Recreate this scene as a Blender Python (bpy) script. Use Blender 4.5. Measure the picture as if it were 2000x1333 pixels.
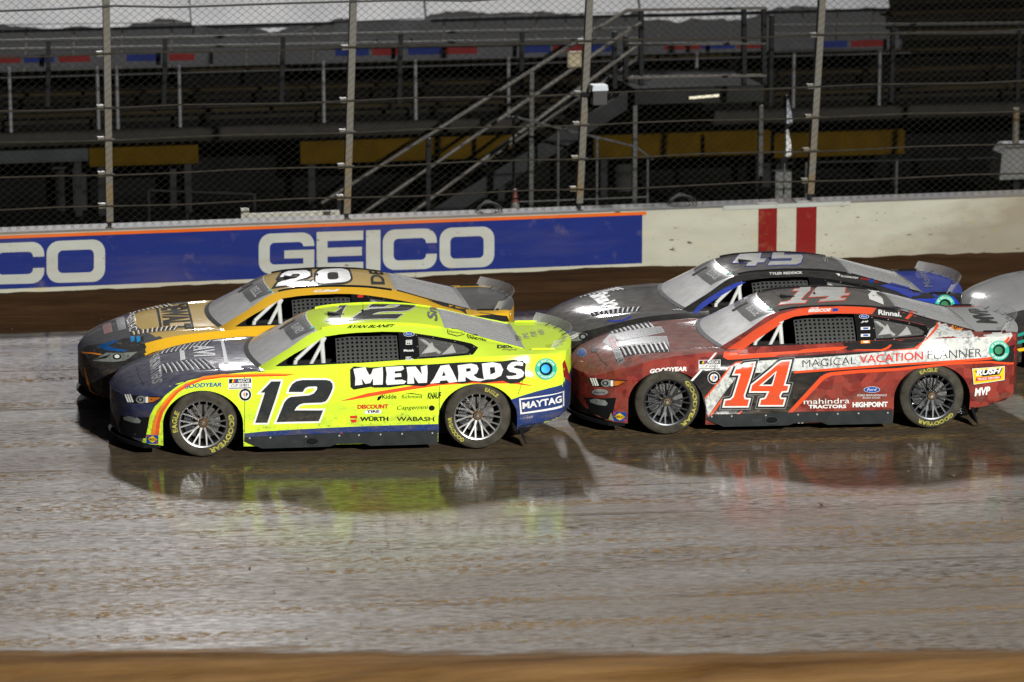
import bpy, bmesh, math, random
import numpy as np
from mathutils import Vector, Matrix
from mathutils.bvhtree import BVHTree
from mathutils.geometry import tessellate_polygon

for o in list(bpy.data.objects):
    bpy.data.objects.remove(o, do_unlink=True)
SC = bpy.context.scene
COL = SC.collection
R = math.radians
random.seed(7)
rng = np.random.default_rng(11)

# ------------------------------------------------------------------ camera
CAM = Vector((-2.23, -34.555, 8.003))
YAW, PITCH, ROLL, FPX = R(-6.758), R(11.504), R(-0.093), 6625.5
_f = Vector((-math.sin(YAW) * math.cos(PITCH), math.cos(YAW) * math.cos(PITCH), -math.sin(PITCH)))
_r = Vector((math.cos(YAW), math.sin(YAW), 0))
_u = _r.cross(_f)
RIGHT = _r * math.cos(ROLL) + _u * math.sin(ROLL)
UP = _u * math.cos(ROLL) - _r * math.sin(ROLL)
FWD = _f
cd = bpy.data.cameras.new('camera')
cam = bpy.data.objects.new('camera', cd)
COL.objects.link(cam)
cam.matrix_world = Matrix(((RIGHT.x, UP.x, -FWD.x, CAM.x), (RIGHT.y, UP.y, -FWD.y, CAM.y),
                           (RIGHT.z, UP.z, -FWD.z, CAM.z), (0, 0, 0, 1)))
cd.sensor_width = 36
cd.lens = 36 * FPX / 2000
cd.clip_end = 600
cd.dof.use_dof = True
cd.dof.focus_distance = 35.0
cd.dof.aperture_fstop = 1.5
SC.camera = cam

# ------------------------------------------------------------------ world, sun, exposure
SUN_EL, SUN_AZ = R(24.0), R(1.0)       # the far-side stadium lights; azimuth measured from +Y towards +X
w = bpy.data.worlds.new('World')
SC.world = w
w.use_nodes = True
wn = w.node_tree.nodes
sky = wn.new('ShaderNodeTexSky')
sky.sky_type = 'NISHITA'
sky.sun_disc = False
sky.sun_elevation = SUN_EL
sky.sun_rotation = SUN_AZ
w.node_tree.links.new(sky.outputs[0], wn['Background'].inputs[0])
wn['Background'].inputs[1].default_value = 0.010
sd = bpy.data.lights.new('sun', 'SUN')
sd.energy = 2.35
sd.angle = R(2.6)
sd.color = (1.0, 0.985, 0.99)
sun = bpy.data.objects.new('sun', sd)
COL.objects.link(sun)
sdir = Vector((math.sin(SUN_AZ) * math.cos(SUN_EL), math.cos(SUN_AZ) * math.cos(SUN_EL), math.sin(SUN_EL)))
sun.rotation_euler = sdir.to_track_quat('Z', 'Y').to_euler()
sun.location = (3, 60, 30)
SC.view_settings.view_transform = 'Standard'
SC.view_settings.look = 'None'
SC.view_settings.exposure = 0.0
SC.view_settings.gamma = 1.0
SC.view_settings.use_curve_mapping = False
SC.render.engine = 'CYCLES'
SC.cycles.max_bounces = 8
SC.cycles.transparent_max_bounces = 12
SC.cycles.use_denoising = True

# ------------------------------------------------------------------ helpers
def ray(px, py):
    """direction of sight through a pixel of the 2000 x 1333 photograph"""
    return FWD + RIGHT * ((px - 1000) / FPX) - UP * ((py - 666.5) / FPX)

def at(px, py, Y):
    d = ray(px, py)
    return CAM + d * ((Y - CAM.y) / d.y)

def atz(px, py, z=0.0):
    d = ray(px, py)
    return CAM + d * ((z - CAM.z) / d.z)

def tag(o, label=None, cat=None, group=None, kind=None):
    if label: o['label'] = label
    if cat: o['category'] = cat
    if group: o['group'] = group
    if kind: o['kind'] = kind
    return o

def empty(name, loc=(0, 0, 0), rz=0.0, parent=None):
    o = bpy.data.objects.new(name, None)
    COL.objects.link(o)
    o.location = loc
    o.rotation_euler = (0, 0, rz)
    o.empty_display_size = 0.2
    if parent: o.parent = parent
    return o

def mesh_obj(name, verts, faces, mats, parent=None, smooth=False, mi=None):
    me = bpy.data.meshes.new(name)
    me.from_pydata([tuple(v) for v in verts], [], faces)
    for m in (mats if isinstance(mats, (list, tuple)) else [mats]):
        me.materials.append(m)
    if mi is not None:
        me.polygons.foreach_set('material_index', mi)
    if smooth:
        me.polygons.foreach_set('use_smooth', [True] * len(me.polygons))
    me.update()
    o = bpy.data.objects.new(name, me)
    COL.objects.link(o)
    if parent: o.parent = parent
    return o

def obj_of(name, me, parent=None):
    o = bpy.data.objects.new(name, me)
    COL.objects.link(o)
    if parent: o.parent = parent
    return o

class MB:
    """collects simple solids for one mesh"""
    def __init__(self): self.v, self.f = [], []
    def add(self, vs, fs):
        n = len(self.v)
        self.v += [tuple(x) for x in vs]
        self.f += [tuple(i + n for i in f) for f in fs]
        return self
    def box(self, a, b):
        (x0, y0, z0), (x1, y1, z1) = a, b
        return self.add([(x0,y0,z0),(x1,y0,z0),(x1,y1,z0),(x0,y1,z0),(x0,y0,z1),(x1,y0,z1),(x1,y1,z1),(x0,y1,z1)],
                        [(0,3,2,1),(4,5,6,7),(0,1,5,4),(1,2,6,5),(2,3,7,6),(3,0,4,7)])
    def tube(self, p, q, r, n=8, r2=None, caps=True):
        p, q = Vector(p), Vector(q)
        d = (q - p).normalized()
        a = d.orthogonal().normalized(); b = d.cross(a)
        r2 = r if r2 is None else r2
        vs = []
        for c, rr in ((p, r), (q, r2)):
            for i in range(n):
                t = 2 * math.pi * (i + .5) / n
                vs.append(c + a * (rr * math.cos(t)) + b * (rr * math.sin(t)))
        fs = [(i, (i + 1) % n, n + (i + 1) % n, n + i) for i in range(n)]
        if caps: fs += [tuple(range(n))[::-1], tuple(range(n, 2 * n))]
        return self.add(vs, fs)
    def path(self, pts, r, n=8):
        for a, b in zip(pts, pts[1:]): self.tube(a, b, r, n)
        return self
    def bar(self, p, q, w, h):
        """rectangular bar from p to q, w wide (horizontal), h high"""
        p, q = Vector(p), Vector(q)
        d = (q - p).normalized()
        s = d.cross(Vector((0, 0, 1)))
        s = s.normalized() if s.length > 1e-4 else Vector((1, 0, 0))
        t = s.cross(d)
        vs = []
        for c in (p, q):
            for i, j in ((-1,-1),(1,-1),(1,1),(-1,1)):
                vs.append(c + s * (w / 2 * i) + t * (h / 2 * j))
        return self.add(vs, [(3,2,1,0),(4,5,6,7),(0,1,5,4),(1,2,6,5),(2,3,7,6),(3,0,4,7)])
    def prism(self, poly, y0, y1):
        """polygon in (x,z), extruded from y0 to y1"""
        n = len(poly)
        vs = [(x, y0, z) for x, z in poly] + [(x, y1, z) for x, z in poly]
        tr = tessellate_polygon([[Vector((x, z, 0)) for x, z in poly]])
        fs = [tuple(t) for t in tr] + [tuple(n + i for i in t)[::-1] for t in tr]
        fs += [(i, (i + 1) % n, n + (i + 1) % n, n + i) for i in range(n)]
        return self.add(vs, fs)
    def lathe(self, prof, n=48, axis='y', closed=False):
        """profile of (radius, offset along axis)"""
        m = len(prof); vs = []
        for i in range(n):
            t = 2 * math.pi * i / n
            for r, y in prof:
                vs.append((r * math.cos(t), y, r * math.sin(t)) if axis == 'y' else (r * math.cos(t), r * math.sin(t), y))
        fs = []
        for i in range(n):
            j = (i + 1) % n
            for k in range(m if closed else m - 1):
                l = (k + 1) % m
                fs.append((i*m+k, j*m+k, j*m+l, i*m+l))
        return self.add(vs, fs)
    def build(self, name, mat, parent=None, smooth=False, loc=None):
        o = mesh_obj(name, self.v, self.f, mat, parent, smooth)
        if smooth: o.data.set_sharp_from_angle(angle=R(35))
        if loc is not None: o.location = loc
        return o

# ------------------------------------------------------------------ materials
def new_mat(name):
    m = bpy.data.materials.new(name)
    m.use_nodes = True
    nt = m.node_tree
    return m, nt, nt.nodes['Principled BSDF']

def N(nt, t, **kw):
    n = nt.nodes.new(t)
    for k, v in kw.items():
        if k.startswith('i_'):
            key = k[2:]
            n.inputs[int(key) if key.isdigit() else key.replace('_', ' ')].default_value = v
        else: setattr(n, k, v)
    return n

def L(nt, a, b): nt.links.new(a, b)

def noise(nt, scale, detail=4, vec=None, rough=.55):
    n = N(nt, 'ShaderNodeTexNoise', i_Scale=scale, i_Detail=detail, i_Roughness=rough)
    if vec is not None: L(nt, vec, n.inputs['Vector'])
    return n.outputs[0]

def ramp(nt, fac, stops):
    n = N(nt, 'ShaderNodeValToRGB')
    cr = n.color_ramp
    while len(cr.elements) < len(stops): cr.elements.new(.5)
    for e, (p, c) in zip(cr.elements, stops):
        e.position = p
        e.color = (c, c, c, 1) if isinstance(c, (int, float)) else (*c, 1)
    L(nt, fac, n.inputs[0])
    return n.outputs[0]

def mixc(nt, fac, a, b, mode='MIX'):
    n = N(nt, 'ShaderNodeMix', data_type='RGBA', blend_type=mode)
    for s, v in ((n.inputs[0], fac), (n.inputs[6], a), (n.inputs[7], b)):
        if hasattr(v, 'links') or isinstance(v, bpy.types.NodeSocket): L(nt, v, s)
        elif isinstance(v, (int, float)): s.default_value = v
        else: s.default_value = (*v, 1)
    return n.outputs[2]

def math_(nt, op, a, b=None, clamp=False):
    n = N(nt, 'ShaderNodeMath', operation=op, use_clamp=clamp)
    for s, v in zip(n.inputs, (a, b)):
        if v is None: continue
        if isinstance(v, (int, float)): s.default_value = v
        else: L(nt, v, s)
    return n.outputs[0]

def coords(nt, scale=(1, 1, 1), which='Object'):
    tc = N(nt, 'ShaderNodeTexCoord')
    mp = N(nt, 'ShaderNodeMapping')
    mp.inputs['Scale'].default_value = scale
    L(nt, tc.outputs[which], mp.inputs[0])
    return mp.outputs[0]

def geo_pos(nt, scale=(1, 1, 1)):
    g = N(nt, 'ShaderNodeNewGeometry')
    mp = N(nt, 'ShaderNodeMapping')
    mp.inputs['Scale'].default_value = scale
    L(nt, g.outputs['Position'], mp.inputs[0])
    return mp.outputs[0]

_mc = {}
def plain(name, col, rough=.6, metal=0.0, var=.25, scale=6, spec=.5, bump=0.0):
    """a surface with mild mottling"""
    if name in _mc: return _mc[name]
    m, nt, b = new_mat(name)
    c = coords(nt)
    f = noise(nt, scale, 5, c)
    dark = tuple(x * (1 - var) for x in col)
    L(nt, mixc(nt, ramp(nt, f, [(.3, 0.), (.7, 1.)]), dark, col), b.inputs['Base Color'])
    b.inputs['Roughness'].default_value = rough
    b.inputs['Metallic'].default_value = metal
    b.inputs['Specular IOR Level'].default_value = spec
    if bump:
        bp = N(nt, 'ShaderNodeBump', i_Strength=bump, i_Distance=.01)
        L(nt, noise(nt, scale * 6, 4, c), bp.inputs['Height'])
        L(nt, bp.outputs[0], b.inputs['Normal'])
    _mc[name] = m
    return m

DUST_SHEEN = (.40, .375, .35)
def paint(name, col, dust=.10, rough=.42, coat=.45, tex=None, metal=0.0, up=.05):
    """race car wrap: gloss film with a skin of dried spray; upward faces paled by dust and painted-in sheen"""
    if name in _mc: return _mc[name]
    m, nt, b = new_mat(name)
    c = coords(nt)
    g = N(nt, 'ShaderNodeNewGeometry')
    sx = N(nt, 'ShaderNodeSeparateXYZ')
    L(nt, g.outputs['Normal'], sx.inputs[0])
    upf = math_(nt, 'MAXIMUM', sx.outputs[2], 0.0)
    upf = math_(nt, 'POWER', upf, 1.5)
    cs = coords(nt, (2.5, 9, 9))
    f = noise(nt, 3.0, 7, cs, .65)
    spl = ramp(nt, noise(nt, 55, 3, c, .6), [(.60, 0.), (.70, 1.)])
    film = math_(nt, 'MULTIPLY', ramp(nt, f, [(.25, .25), (.75, 1.)]), math_(nt, 'ADD', math_(nt, 'MULTIPLY', upf, up + dust), dust * .22))  # pale tops: settled dust plus a sheen haze put into the colour
    film = math_(nt, 'ADD', film, math_(nt, 'MULTIPLY', spl, dust * .5), True)
    base = col if tex is None else tex(nt, c)
    sz = N(nt, 'ShaderNodeSeparateXYZ'); L(nt, c, sz.inputs[0])
    low = ramp(nt, sz.outputs[2], [(.10, 1.), (.26, .70), (.50, .24), (.85, .03)])
    mudn = ramp(nt, noise(nt, 7, 6, coords(nt, (.7, 1, 1.4)), .7), [(.44, 0.), (.66, 1.)])
    spat = ramp(nt, noise(nt, 38, 3, c, .5), [(.60, 0.), (.66, 1.)])
    mud = math_(nt, 'MULTIPLY', low, math_(nt, 'ADD', math_(nt, 'MULTIPLY', mudn, .75), math_(nt, 'MULTIPLY', spat, .7)), True)
    dust_haze = mixc(nt, film, base, DUST_SHEEN)
    film = math_(nt, 'ADD', film, mud, True)
    L(nt, mixc(nt, mud, dust_haze, (.13, .10, .065)), b.inputs['Base Color'])
    L(nt, math_(nt, 'ADD', math_(nt, 'MULTIPLY', film, .5), rough, True), b.inputs['Roughness'])
    b.inputs['Metallic'].default_value = metal
    b.inputs['Coat Weight'].default_value = coat
    L(nt, math_(nt, 'ADD', math_(nt, 'MULTIPLY', film, .25), .045), b.inputs['Coat Roughness'])
    b.inputs['Specular IOR Level'].default_value = .0
    _mc[name] = m
    return m
# ------------------------------------------------------------------ wall line
W0, W1 = Vector((-3.65, 7.50, 0)), Vector((9.70, 8.80, 0))
WD = (W1 - W0).normalized()
WN = Vector((WD.y, -WD.x, 0))            # towards the track
WALL_RZ = math.atan2(WD.y, WD.x)
WALL_TOP = .90

def onwall(px, py, off=0.0):
    """(s, z) on the vertical plane through the wall face, off metres towards the track"""
    d = ray(px, py)
    o = W0 + WN * off
    t = (o - CAM).dot(WN) / d.dot(WN)
    h = CAM + d * t
    return (h - W0).dot(WD), h.z

# ------------------------------------------------------------------ track
def track_material():
    m, nt, b = new_mat('wet_clay')
    p = geo_pos(nt)
    def st(sx, sy, sc, det=6, ro=.6):
        return noise(nt, sc, det, geo_pos(nt, (sx, sy, 1)), ro)
    big = st(.22, 1.0, .55, 5)            # broad wet and dry lanes
    mid = st(.5, 2.6, 1.4, 7)
    fine = st(1.5, 4.2, 4.2, 7, .68)
    fleck = st(1.7, 5.5, 6.5, 3, .5)
    lane = st(.03, 1.6, 1.3, 4, .6)       # long ruts drawn along the groove
    wet_dark, wet_lite, clay = (.040, .030, .018), (.100, .080, .055), (.22, .135, .050)
    groove = ramp(nt, noise(nt, 1.0, 3, geo_pos(nt, (.035, 5.5, 1)), .55), [(.35, 1.), (.42, 0.)])
    brk = ramp(nt, st(.35, 1.6, 1.0, 4), [(.40, 0.), (.55, 1.)])
    groove = math_(nt, 'MULTIPLY', groove, brk)
    c1 = mixc(nt, ramp(nt, fine, [(.38, 0.), (.62, 1.)]), wet_dark, wet_lite)
    c1 = mixc(nt, math_(nt, 'MULTIPLY', ramp(nt, big, [(.40, 0.), (.68, 1.)]), .5), c1, (.12, .085, .050))
    c1 = mixc(nt, math_(nt, 'MULTIPLY', groove, .8), c1, (.055, .033, .015))
    rough_zone = ramp(nt, st(.30, 1.3, 1.1, 4), [(.38, .15), (.60, 1.)])            # churned lanes against smeared ones
    dash = math_(nt, 'MULTIPLY', ramp(nt, st(1.3, 6.5, 5.0, 3, .5), [(.50, 0.), (.57, 1.)]), rough_zone)
    c1 = mixc(nt, math_(nt, 'MULTIPLY', dash, .7), c1, (.05, .034, .02))
    # ochre crumbs gathered in bands
    band = math_(nt, 'MULTIPLY', ramp(nt, lane, [(.48, 0.), (.57, 1.)]), ramp(nt, mid, [(.42, 0.), (.56, 1.)]))
    crumb = math_(nt, 'MULTIPLY', ramp(nt, fleck, [(.49, 0.), (.55, 1.)]), math_(nt, 'ADD', math_(nt, 'MULTIPLY', band, 1.0), .16), True)
    c2 = mixc(nt, crumb, c1, clay)
    # the cushion of loose brown dirt below the outside wall and the dry apron inside
    at_y = N(nt, 'ShaderNodeAttribute', attribute_name='dry')
    dry = at_y.outputs['Fac']
    dn = math_(nt, 'ADD', dry, math_(nt, 'MULTIPLY', math_(nt, 'SUBTRACT', mid, .5), .9))
    dryf = ramp(nt, dn, [(.34, 0.), (.70, 1.)])
    brown = mixc(nt, ramp(nt, mid, [(.3, 0.), (.7, 1.)]), (.046, .024, .011), (.092, .049, .022))
    tanc = mixc(nt, ramp(nt, st(.25, 3.0, 1.2, 6), [(.3, 0.), (.7, 1.)]), (.075, .036, .011), (.215, .120, .046))
    ap = N(nt, 'ShaderNodeAttribute', attribute_name='apron').outputs['Fac']
    c3 = mixc(nt, dryf, c2, mixc(nt, ap, brown, tanc))
    L(nt, c3, b.inputs['Base Color'])
    rw = math_(nt, 'ADD', math_(nt, 'MULTIPLY', ramp(nt, big, [(.3, 0.), (.7, 1.)]), .10), .66)
    rw = math_(nt, 'ADD', rw, math_(nt, 'MULTIPLY', crumb, .35))
    rw = math_(nt, 'ADD', rw, math_(nt, 'MULTIPLY', dryf, .5), True)
    L(nt, rw, b.inputs['Roughness'])
    sp = math_(nt, 'MULTIPLY', ramp(nt, fine, [(.36, .34), (.50, .52), (.66, .70)]), ramp(nt, big, [(.30, 1.1), (.72, .70)]))
    sp = math_(nt, 'MULTIPLY', sp, math_(nt, 'SUBTRACT', 1.0, math_(nt, 'MULTIPLY', dash, .92)))
    L(nt, math_(nt, 'MULTIPLY', sp, math_(nt, 'SUBTRACT', 1.0, math_(nt, 'MULTIPLY', math_(nt, 'MAXIMUM', math_(nt, 'MAXIMUM', crumb, groove), dryf), .88))), b.inputs['Specular IOR Level'])
    wetcoat = math_(nt, 'MULTIPLY', math_(nt, 'SUBTRACT', 1.0, dryf), math_(nt, 'SUBTRACT', 1.0, crumb))
    L(nt, math_(nt, 'MULTIPLY', math_(nt, 'MULTIPLY', wetcoat, .62), ramp(nt, fine, [(.40, .45), (.60, 1.)])), b.inputs['Coat Weight'])
    L(nt, math_(nt, 'ADD', math_(nt, 'MULTIPLY', fine, .05), .065), b.inputs['Coat Roughness'])
    h = math_(nt, 'ADD', math_(nt, 'MULTIPLY', fine, .6), math_(nt, 'MULTIPLY', fleck, .5))
    h = math_(nt, 'ADD', h, math_(nt, 'MULTIPLY', lane, 1.0))
    h = math_(nt, 'SUBTRACT', h, math_(nt, 'MULTIPLY', groove, .35))
    bp = N(nt, 'ShaderNodeBump', i_Strength=.65, i_Distance=.02)
    L(nt, h, bp.inputs['Height'])
    L(nt, bp.outputs[0], b.inputs['Normal'])
    bc = N(nt, 'ShaderNodeBump', i_Strength=.07, i_Distance=.012)
    flat = N(nt, 'ShaderNodeCombineXYZ', i_2=1.0)
    L(nt, flat.outputs[0], bc.inputs['Normal'])      # standing water levels itself over the ruts
    L(nt, h, bc.inputs['Height'])
    L(nt, bc.outputs[0], b.inputs['Coat Normal'])
    return m

def fbm(x, y, seed, octs=4, lac=2.1, gain=.5):
    """cheap value noise on arrays"""
    r = np.random.default_rng(seed)
    T = r.random((256, 256))
    out = np.zeros_like(x); a = 1.0; tot = 0
    for k in range(octs):
        xi, yi = np.floor(x).astype(int), np.floor(y).astype(int)
        fx, fy = x - xi, y - yi
        fx = fx*fx*(3-2*fx); fy = fy*fy*(3-2*fy)
        g = lambda i, j: T[(xi+i) % 256, (yi+j) % 256]
        out += a*((g(0,0)*(1-fx)+g(1,0)*fx)*(1-fy)+(g(0,1)*(1-fx)+g(1,1)*fx)*fy)
        tot += a; a *= gain; x = x*lac+17.3; y = y*lac+5.1
    return out/tot

APRON = lambda x: -7.62 - .124*(x + 3.25)      # inner edge of the racing surface
def wall_y(x): return 7.50 + (x + 3.65) * (1.30 / 13.35)

def make_track():
    xs = np.concatenate([np.linspace(-160, -8, 20)[:-1], np.arange(-8, 15, .09), np.linspace(15, 170, 20)])
    t = np.concatenate([np.linspace(-60, -12, 14)[:-1], np.arange(-12, 7.45, .032), [7.5, 7.62]])
    X, T = np.meshgrid(xs, t, indexing='ij')
    wy = np.clip(wall_y(X), 5.5, 11)
    Y = np.where(T > 4.5, 4.5 + (T - 4.5) * (wy - 4.5) / 3.0, T)
    Z = -.012 + .010*(fbm(X*.35, Y*2.6, 1)-.5) + .010*(fbm(X*.05, Y*2.0, 2, 3)-.5) + .007*(fbm(X*2.2, Y*6, 3, 3)-.5)
    d = wy - Y                                     # distance to the wall
    b = np.clip((1.75 - d)/1.6, 0, 1); b = b*b*(3-2*b)
    Z += b*(.17 + .05*(fbm(X*1.1, Y*1.5, 5)-.5)) + b*.035*(fbm(X*5, Y*6, 6, 4)-.5)
    e = (APRON(X) + .22*(fbm(X*.6, Y*0, 8)-.5) + .16*(fbm(X*3.2, Y*2, 18)-.5)) - Y     # distance inside the apron edge
    a = np.clip(e/.35, 0, 1)
    ridge = np.exp(-((e-.55)/.40)**2)*.11 - np.clip((e-.7)/1.2, 0, 1)*.10
    Z += ridge + a*.04*(fbm(X*2.0, Y*7.0, 9, 4)-.5)
    dry = np.clip((1.95 - d)/.35, 0, 1) + np.clip(e/.8 + .45, 0, 1)
    ap = (e > -1).astype(float)
    n, m = X.shape
    verts = np.stack([X, Y, Z], -1).reshape(-1, 3)
    idx = np.arange(n*m).reshape(n, m)
    faces = np.stack([idx[:-1,:-1], idx[1:,:-1], idx[1:,1:], idx[:-1,1:]], -1).reshape(-1, 4)
    me = bpy.data.meshes.new('track')
    me.vertices.add(len(verts)); me.vertices.foreach_set('co', verts.ravel())
    me.loops.add(faces.size); me.loops.foreach_set('vertex_index', faces.ravel())
    me.polygons.add(len(faces)); me.polygons.foreach_set('loop_start', np.arange(0, faces.size, 4))
    me.polygons.foreach_set('loop_total', np.full(len(faces), 4))
    me.polygons.foreach_set('use_smooth', np.ones(len(faces), bool))
    me.update(calc_edges=True)
    for nm, arr in (('dry', dry), ('apron', ap)):
        at_ = me.attributes.new(nm, 'FLOAT', 'POINT')
        at_.data.foreach_set('value', arr.ravel().astype(np.float32))
    me.materials.append(track_material())
    o = obj_of('track_ground', me)
    o['kind'] = 'structure'
    return o
make_track()

# loose clods thrown onto the surface
def clods():
    mb = MB()
    m = plain('clod_clay', (.17, .10, .045), .9, 0, .4, 12)
    r = random.Random(3)
    for i in range(260):
        x = r.uniform(-4, 10.5)
        y = r.choice([r.uniform(-7.4, -1.4), r.uniform(4.6, 7.2), APRON(x) - r.uniform(-.5, .9)])
        s = r.uniform(.004, .013) * (1.8 if r.random() < .06 else 1)
        z = .0 if y < 5.6 else .06
        vs = [Vector((r.gauss(0, 1), r.gauss(0, 1), r.gauss(0, .7))).normalized() for _ in range(8)]
        bm = bmesh.new()
        for v in vs: bm.verts.new((x + v.x*s*1.8, y + v.y*s, z + v.z*s*.7))
        bmesh.ops.convex_hull(bm, input=bm.verts[:])
        bm.verts.index_update()
        mb.add([v.co[:] for v in bm.verts], [tuple(v.index for v in f.verts) for f in bm.faces])
        bm.free()
    o = mb.build('dirt_clods', m)
    tag(o, 'scattered crumbs of brown clay lying on the wet track', 'dirt', kind='stuff')
clods()

# ground behind the wall
mb = MB()
gx0, gx1 = -80, 90
a, b2 = W0 + WD*(gx0), W0 + WD*(gx1)
o = mesh_obj('concourse_ground', [a - WN*.3, b2 - WN*.3, b2 - WN*90, a - WN*90], [(0, 1, 2, 3)],
             plain('concourse_asphalt', (.008, .008, .0075), .95, 0, .3, 1.5, .05))
o['kind'] = 'structure'

# ------------------------------------------------------------------ outside wall with its banner
def wall_frame(name, label, cat):
    o = empty(name, W0, WALL_RZ)
    return tag(o, label, cat)

def dirty_white(name, base, stain=.5):
    m, nt, b = new_mat(name)
    c = geo_pos(nt)
    f = noise(nt, 2.2, 6, geo_pos(nt, (1, 1, 2.5)))
    spots = ramp(nt, noise(nt, 10, 3, geo_pos(nt, (.8, 1, 2.2)), .5), [(.69, 0.), (.73, 1.)])
    fine = ramp(nt, noise(nt, 34, 3, geo_pos(nt, (.6, 1, 1.4)), .5), [(.70, 0.), (.74, 1.)])
    yel = ramp(nt, noise(nt, 4.2, 4, c), [(.62, 0.), (.78, 1.)])
    smear = ramp(nt, noise(nt, 1.6, 5, geo_pos(nt, (.22, 1, 1.6)), .6), [(.50, 0.), (.80, 1.)])
    c0 = mixc(nt, ramp(nt, f, [(.3, 0.), (.7, 1.)]), tuple(x*.86 for x in base), base)
    c1 = mixc(nt, math_(nt, 'MULTIPLY', smear, .55*stain), c0, (.34, .25, .16))
    c1 = mixc(nt, math_(nt, 'MULTIPLY', yel, .45*stain), c1, (.52, .40, .17))
    c2 = mixc(nt, math_(nt, 'MULTIPLY', spots, .85*stain), c1, (.10, .06, .03))
    c3 = mixc(nt, math_(nt, 'MULTIPLY', fine, .8*stain), c2, (.12, .07, .035))
    # a big smear of dried spray on the right-hand stretch of the wall
    sx = N(nt, 'ShaderNodeSeparateXYZ'); L(nt, c, sx.inputs[0])
    e = math_(nt, 'SUBTRACT', math_(nt, 'MULTIPLY', math_(nt, 'SUBTRACT', sx.outputs[0], 7.0), .45), math_(nt, 'MULTIPLY', sx.outputs[2], .9))
    e = math_(nt, 'ADD', e, math_(nt, 'MULTIPLY', math_(nt, 'SUBTRACT', f, .5), 1.2))
    c3 = mixc(nt, math_(nt, 'MULTIPLY', ramp(nt, e, [(.0, 0.), (.55, 1.)]), .62), c3, (.17, .135, .09))
    L(nt, c3, b.inputs['Base Color'])
    b.inputs['Roughness'].default_value = .65
    b.inputs['Specular IOR Level'].default_value = .08
    return m

WHITE_WALL = dirty_white('painted_concrete', (.47, .465, .375), 1.1)
BLUE = dirty_white('banner_blue', (.013, .026, .165), .25)
LETTER = dirty_white('banner_white', (.44, .455, .415), .9)
ORANGE = dirty_white('strip_orange', (.72, .13, .012), .6)
RED = dirty_white('stripe_red', (.20, .012, .010), .4)
GREYCAP = dirty_white('wall_cap', (.15, .15, .148), 1.2)

wall = wall_frame('concrete_barrier', 'long white concrete barrier carrying the blue banner behind the cars', 'barrier')
# local frame of the wall: x along it, y away from the track, z up
MB().box((-70, 0, -.1), (70, .35, WALL_TOP)).build('wall', WHITE_WALL, wall)
MB().box((-70, -.015, WALL_TOP + .002), (70, .37, WALL_TOP + .028)).build('coping', GREYCAP, wall)
def wprism(name, poly, mat, depth, y0=-.004, parent=None):
    mb = MB().prism([(s, z) for s, z in poly], y0 - depth, y0)
    return mb.build(name, mat, parent or wall)
def wquad(pts, off=0.0): return [onwall(*p, off) for p in pts]
bs1 = onwall(1254, 470)[0]
zb0, zb1 = .21, .842
wprism('banner_panel', [(-60, zb0), (bs1, zb0), (bs1, zb1), (-60, zb1)], BLUE, .006)
wprism('orange_strip', [(-60, .848), (bs1 + .05, .848), (bs1 + .05, .885), (-60, .885)], ORANGE, .022)
for a, b2 in ((1481, 1517), (1555, 1594)):
    s0, s1 = onwall(a, 450)[0], onwall(b2, 450)[0]
    wprism('red_stripe', [(s0, -.05), (s1, -.05), (s1, .897), (s0, .897)], RED, .004)
    for k in range(1): MB().box((s0, -.02, WALL_TOP + .03), (s1, .1, WALL_TOP + .034)).build('white_cap_patch', LETTER, wall)
s0, s1 = onwall(1412, 410)[0], onwall(1660, 402)[0]
MB().box((s0, -.022, WALL_TOP - .03), (s1, -.0155, WALL_TOP + .024)).build('white_edge', LETTER, wall)

def rrect(x0, y0, x1, y1, r, n=6):
    out = []
    for cx, cy, a0 in ((x1-r, y1-r, 0), (x0+r, y1-r, 90), (x0+r, y0+r, 180), (x1-r, y0+r, 270)):
        for k in range(n + 1):
            a = R(a0 + 90*k/n)
            out.append((cx + r*math.cos(a), cy + r*math.sin(a)))
    return out
def glyph(ch, wd):
    """outline(s) of a bold square-ish capital in a box wd x 1"""
    t = .27; tv = .23
    if ch == 'I': return [[(0,0),(wd,0),(wd,1),(0,1)]]
    if ch == 'E': return [[(0,0),(wd,0),(wd,tv),(t,tv),(t,.385),(wd*.97,.385),(wd*.97,.60),(t,.60),(t,.77),(wd,.77),(wd,1),(0,1)]]
    if ch == 'O': return [rrect(0,0,wd,1,.30), rrect(t,tv,wd-t,1-tv,.12)[::-1]]
    o = rrect(0,0,wd,1,.30); i = rrect(t,tv,wd-t,1-tv,.12)
    q = 7
    tr, tl, bl, br = o[0:q], o[q:2*q], o[2*q:3*q], o[3*q:4*q]
    itr, itl, ibl, ibr = i[0:q], i[q:2*q], i[2*q:3*q], i[3*q:4*q]
    if ch == 'C':
        return [[(wd,.64)] + tr + tl + bl + br + [(wd,.37),(wd-t,.37)] + ibr[::-1] + ibl[::-1] + itl[::-1] + itr[::-1] + [(wd-t,.64)]]
    if ch == 'G':
        return [[(wd,.66)] + tr + tl + bl + [(wd,0),(wd,.57),(wd*.46,.57),(wd*.46,.37),(wd-t,.37),(wd-t,tv)] + ibl[::-1] + itl[::-1] + itr[::-1] + [(wd-t,.66)]]
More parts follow.
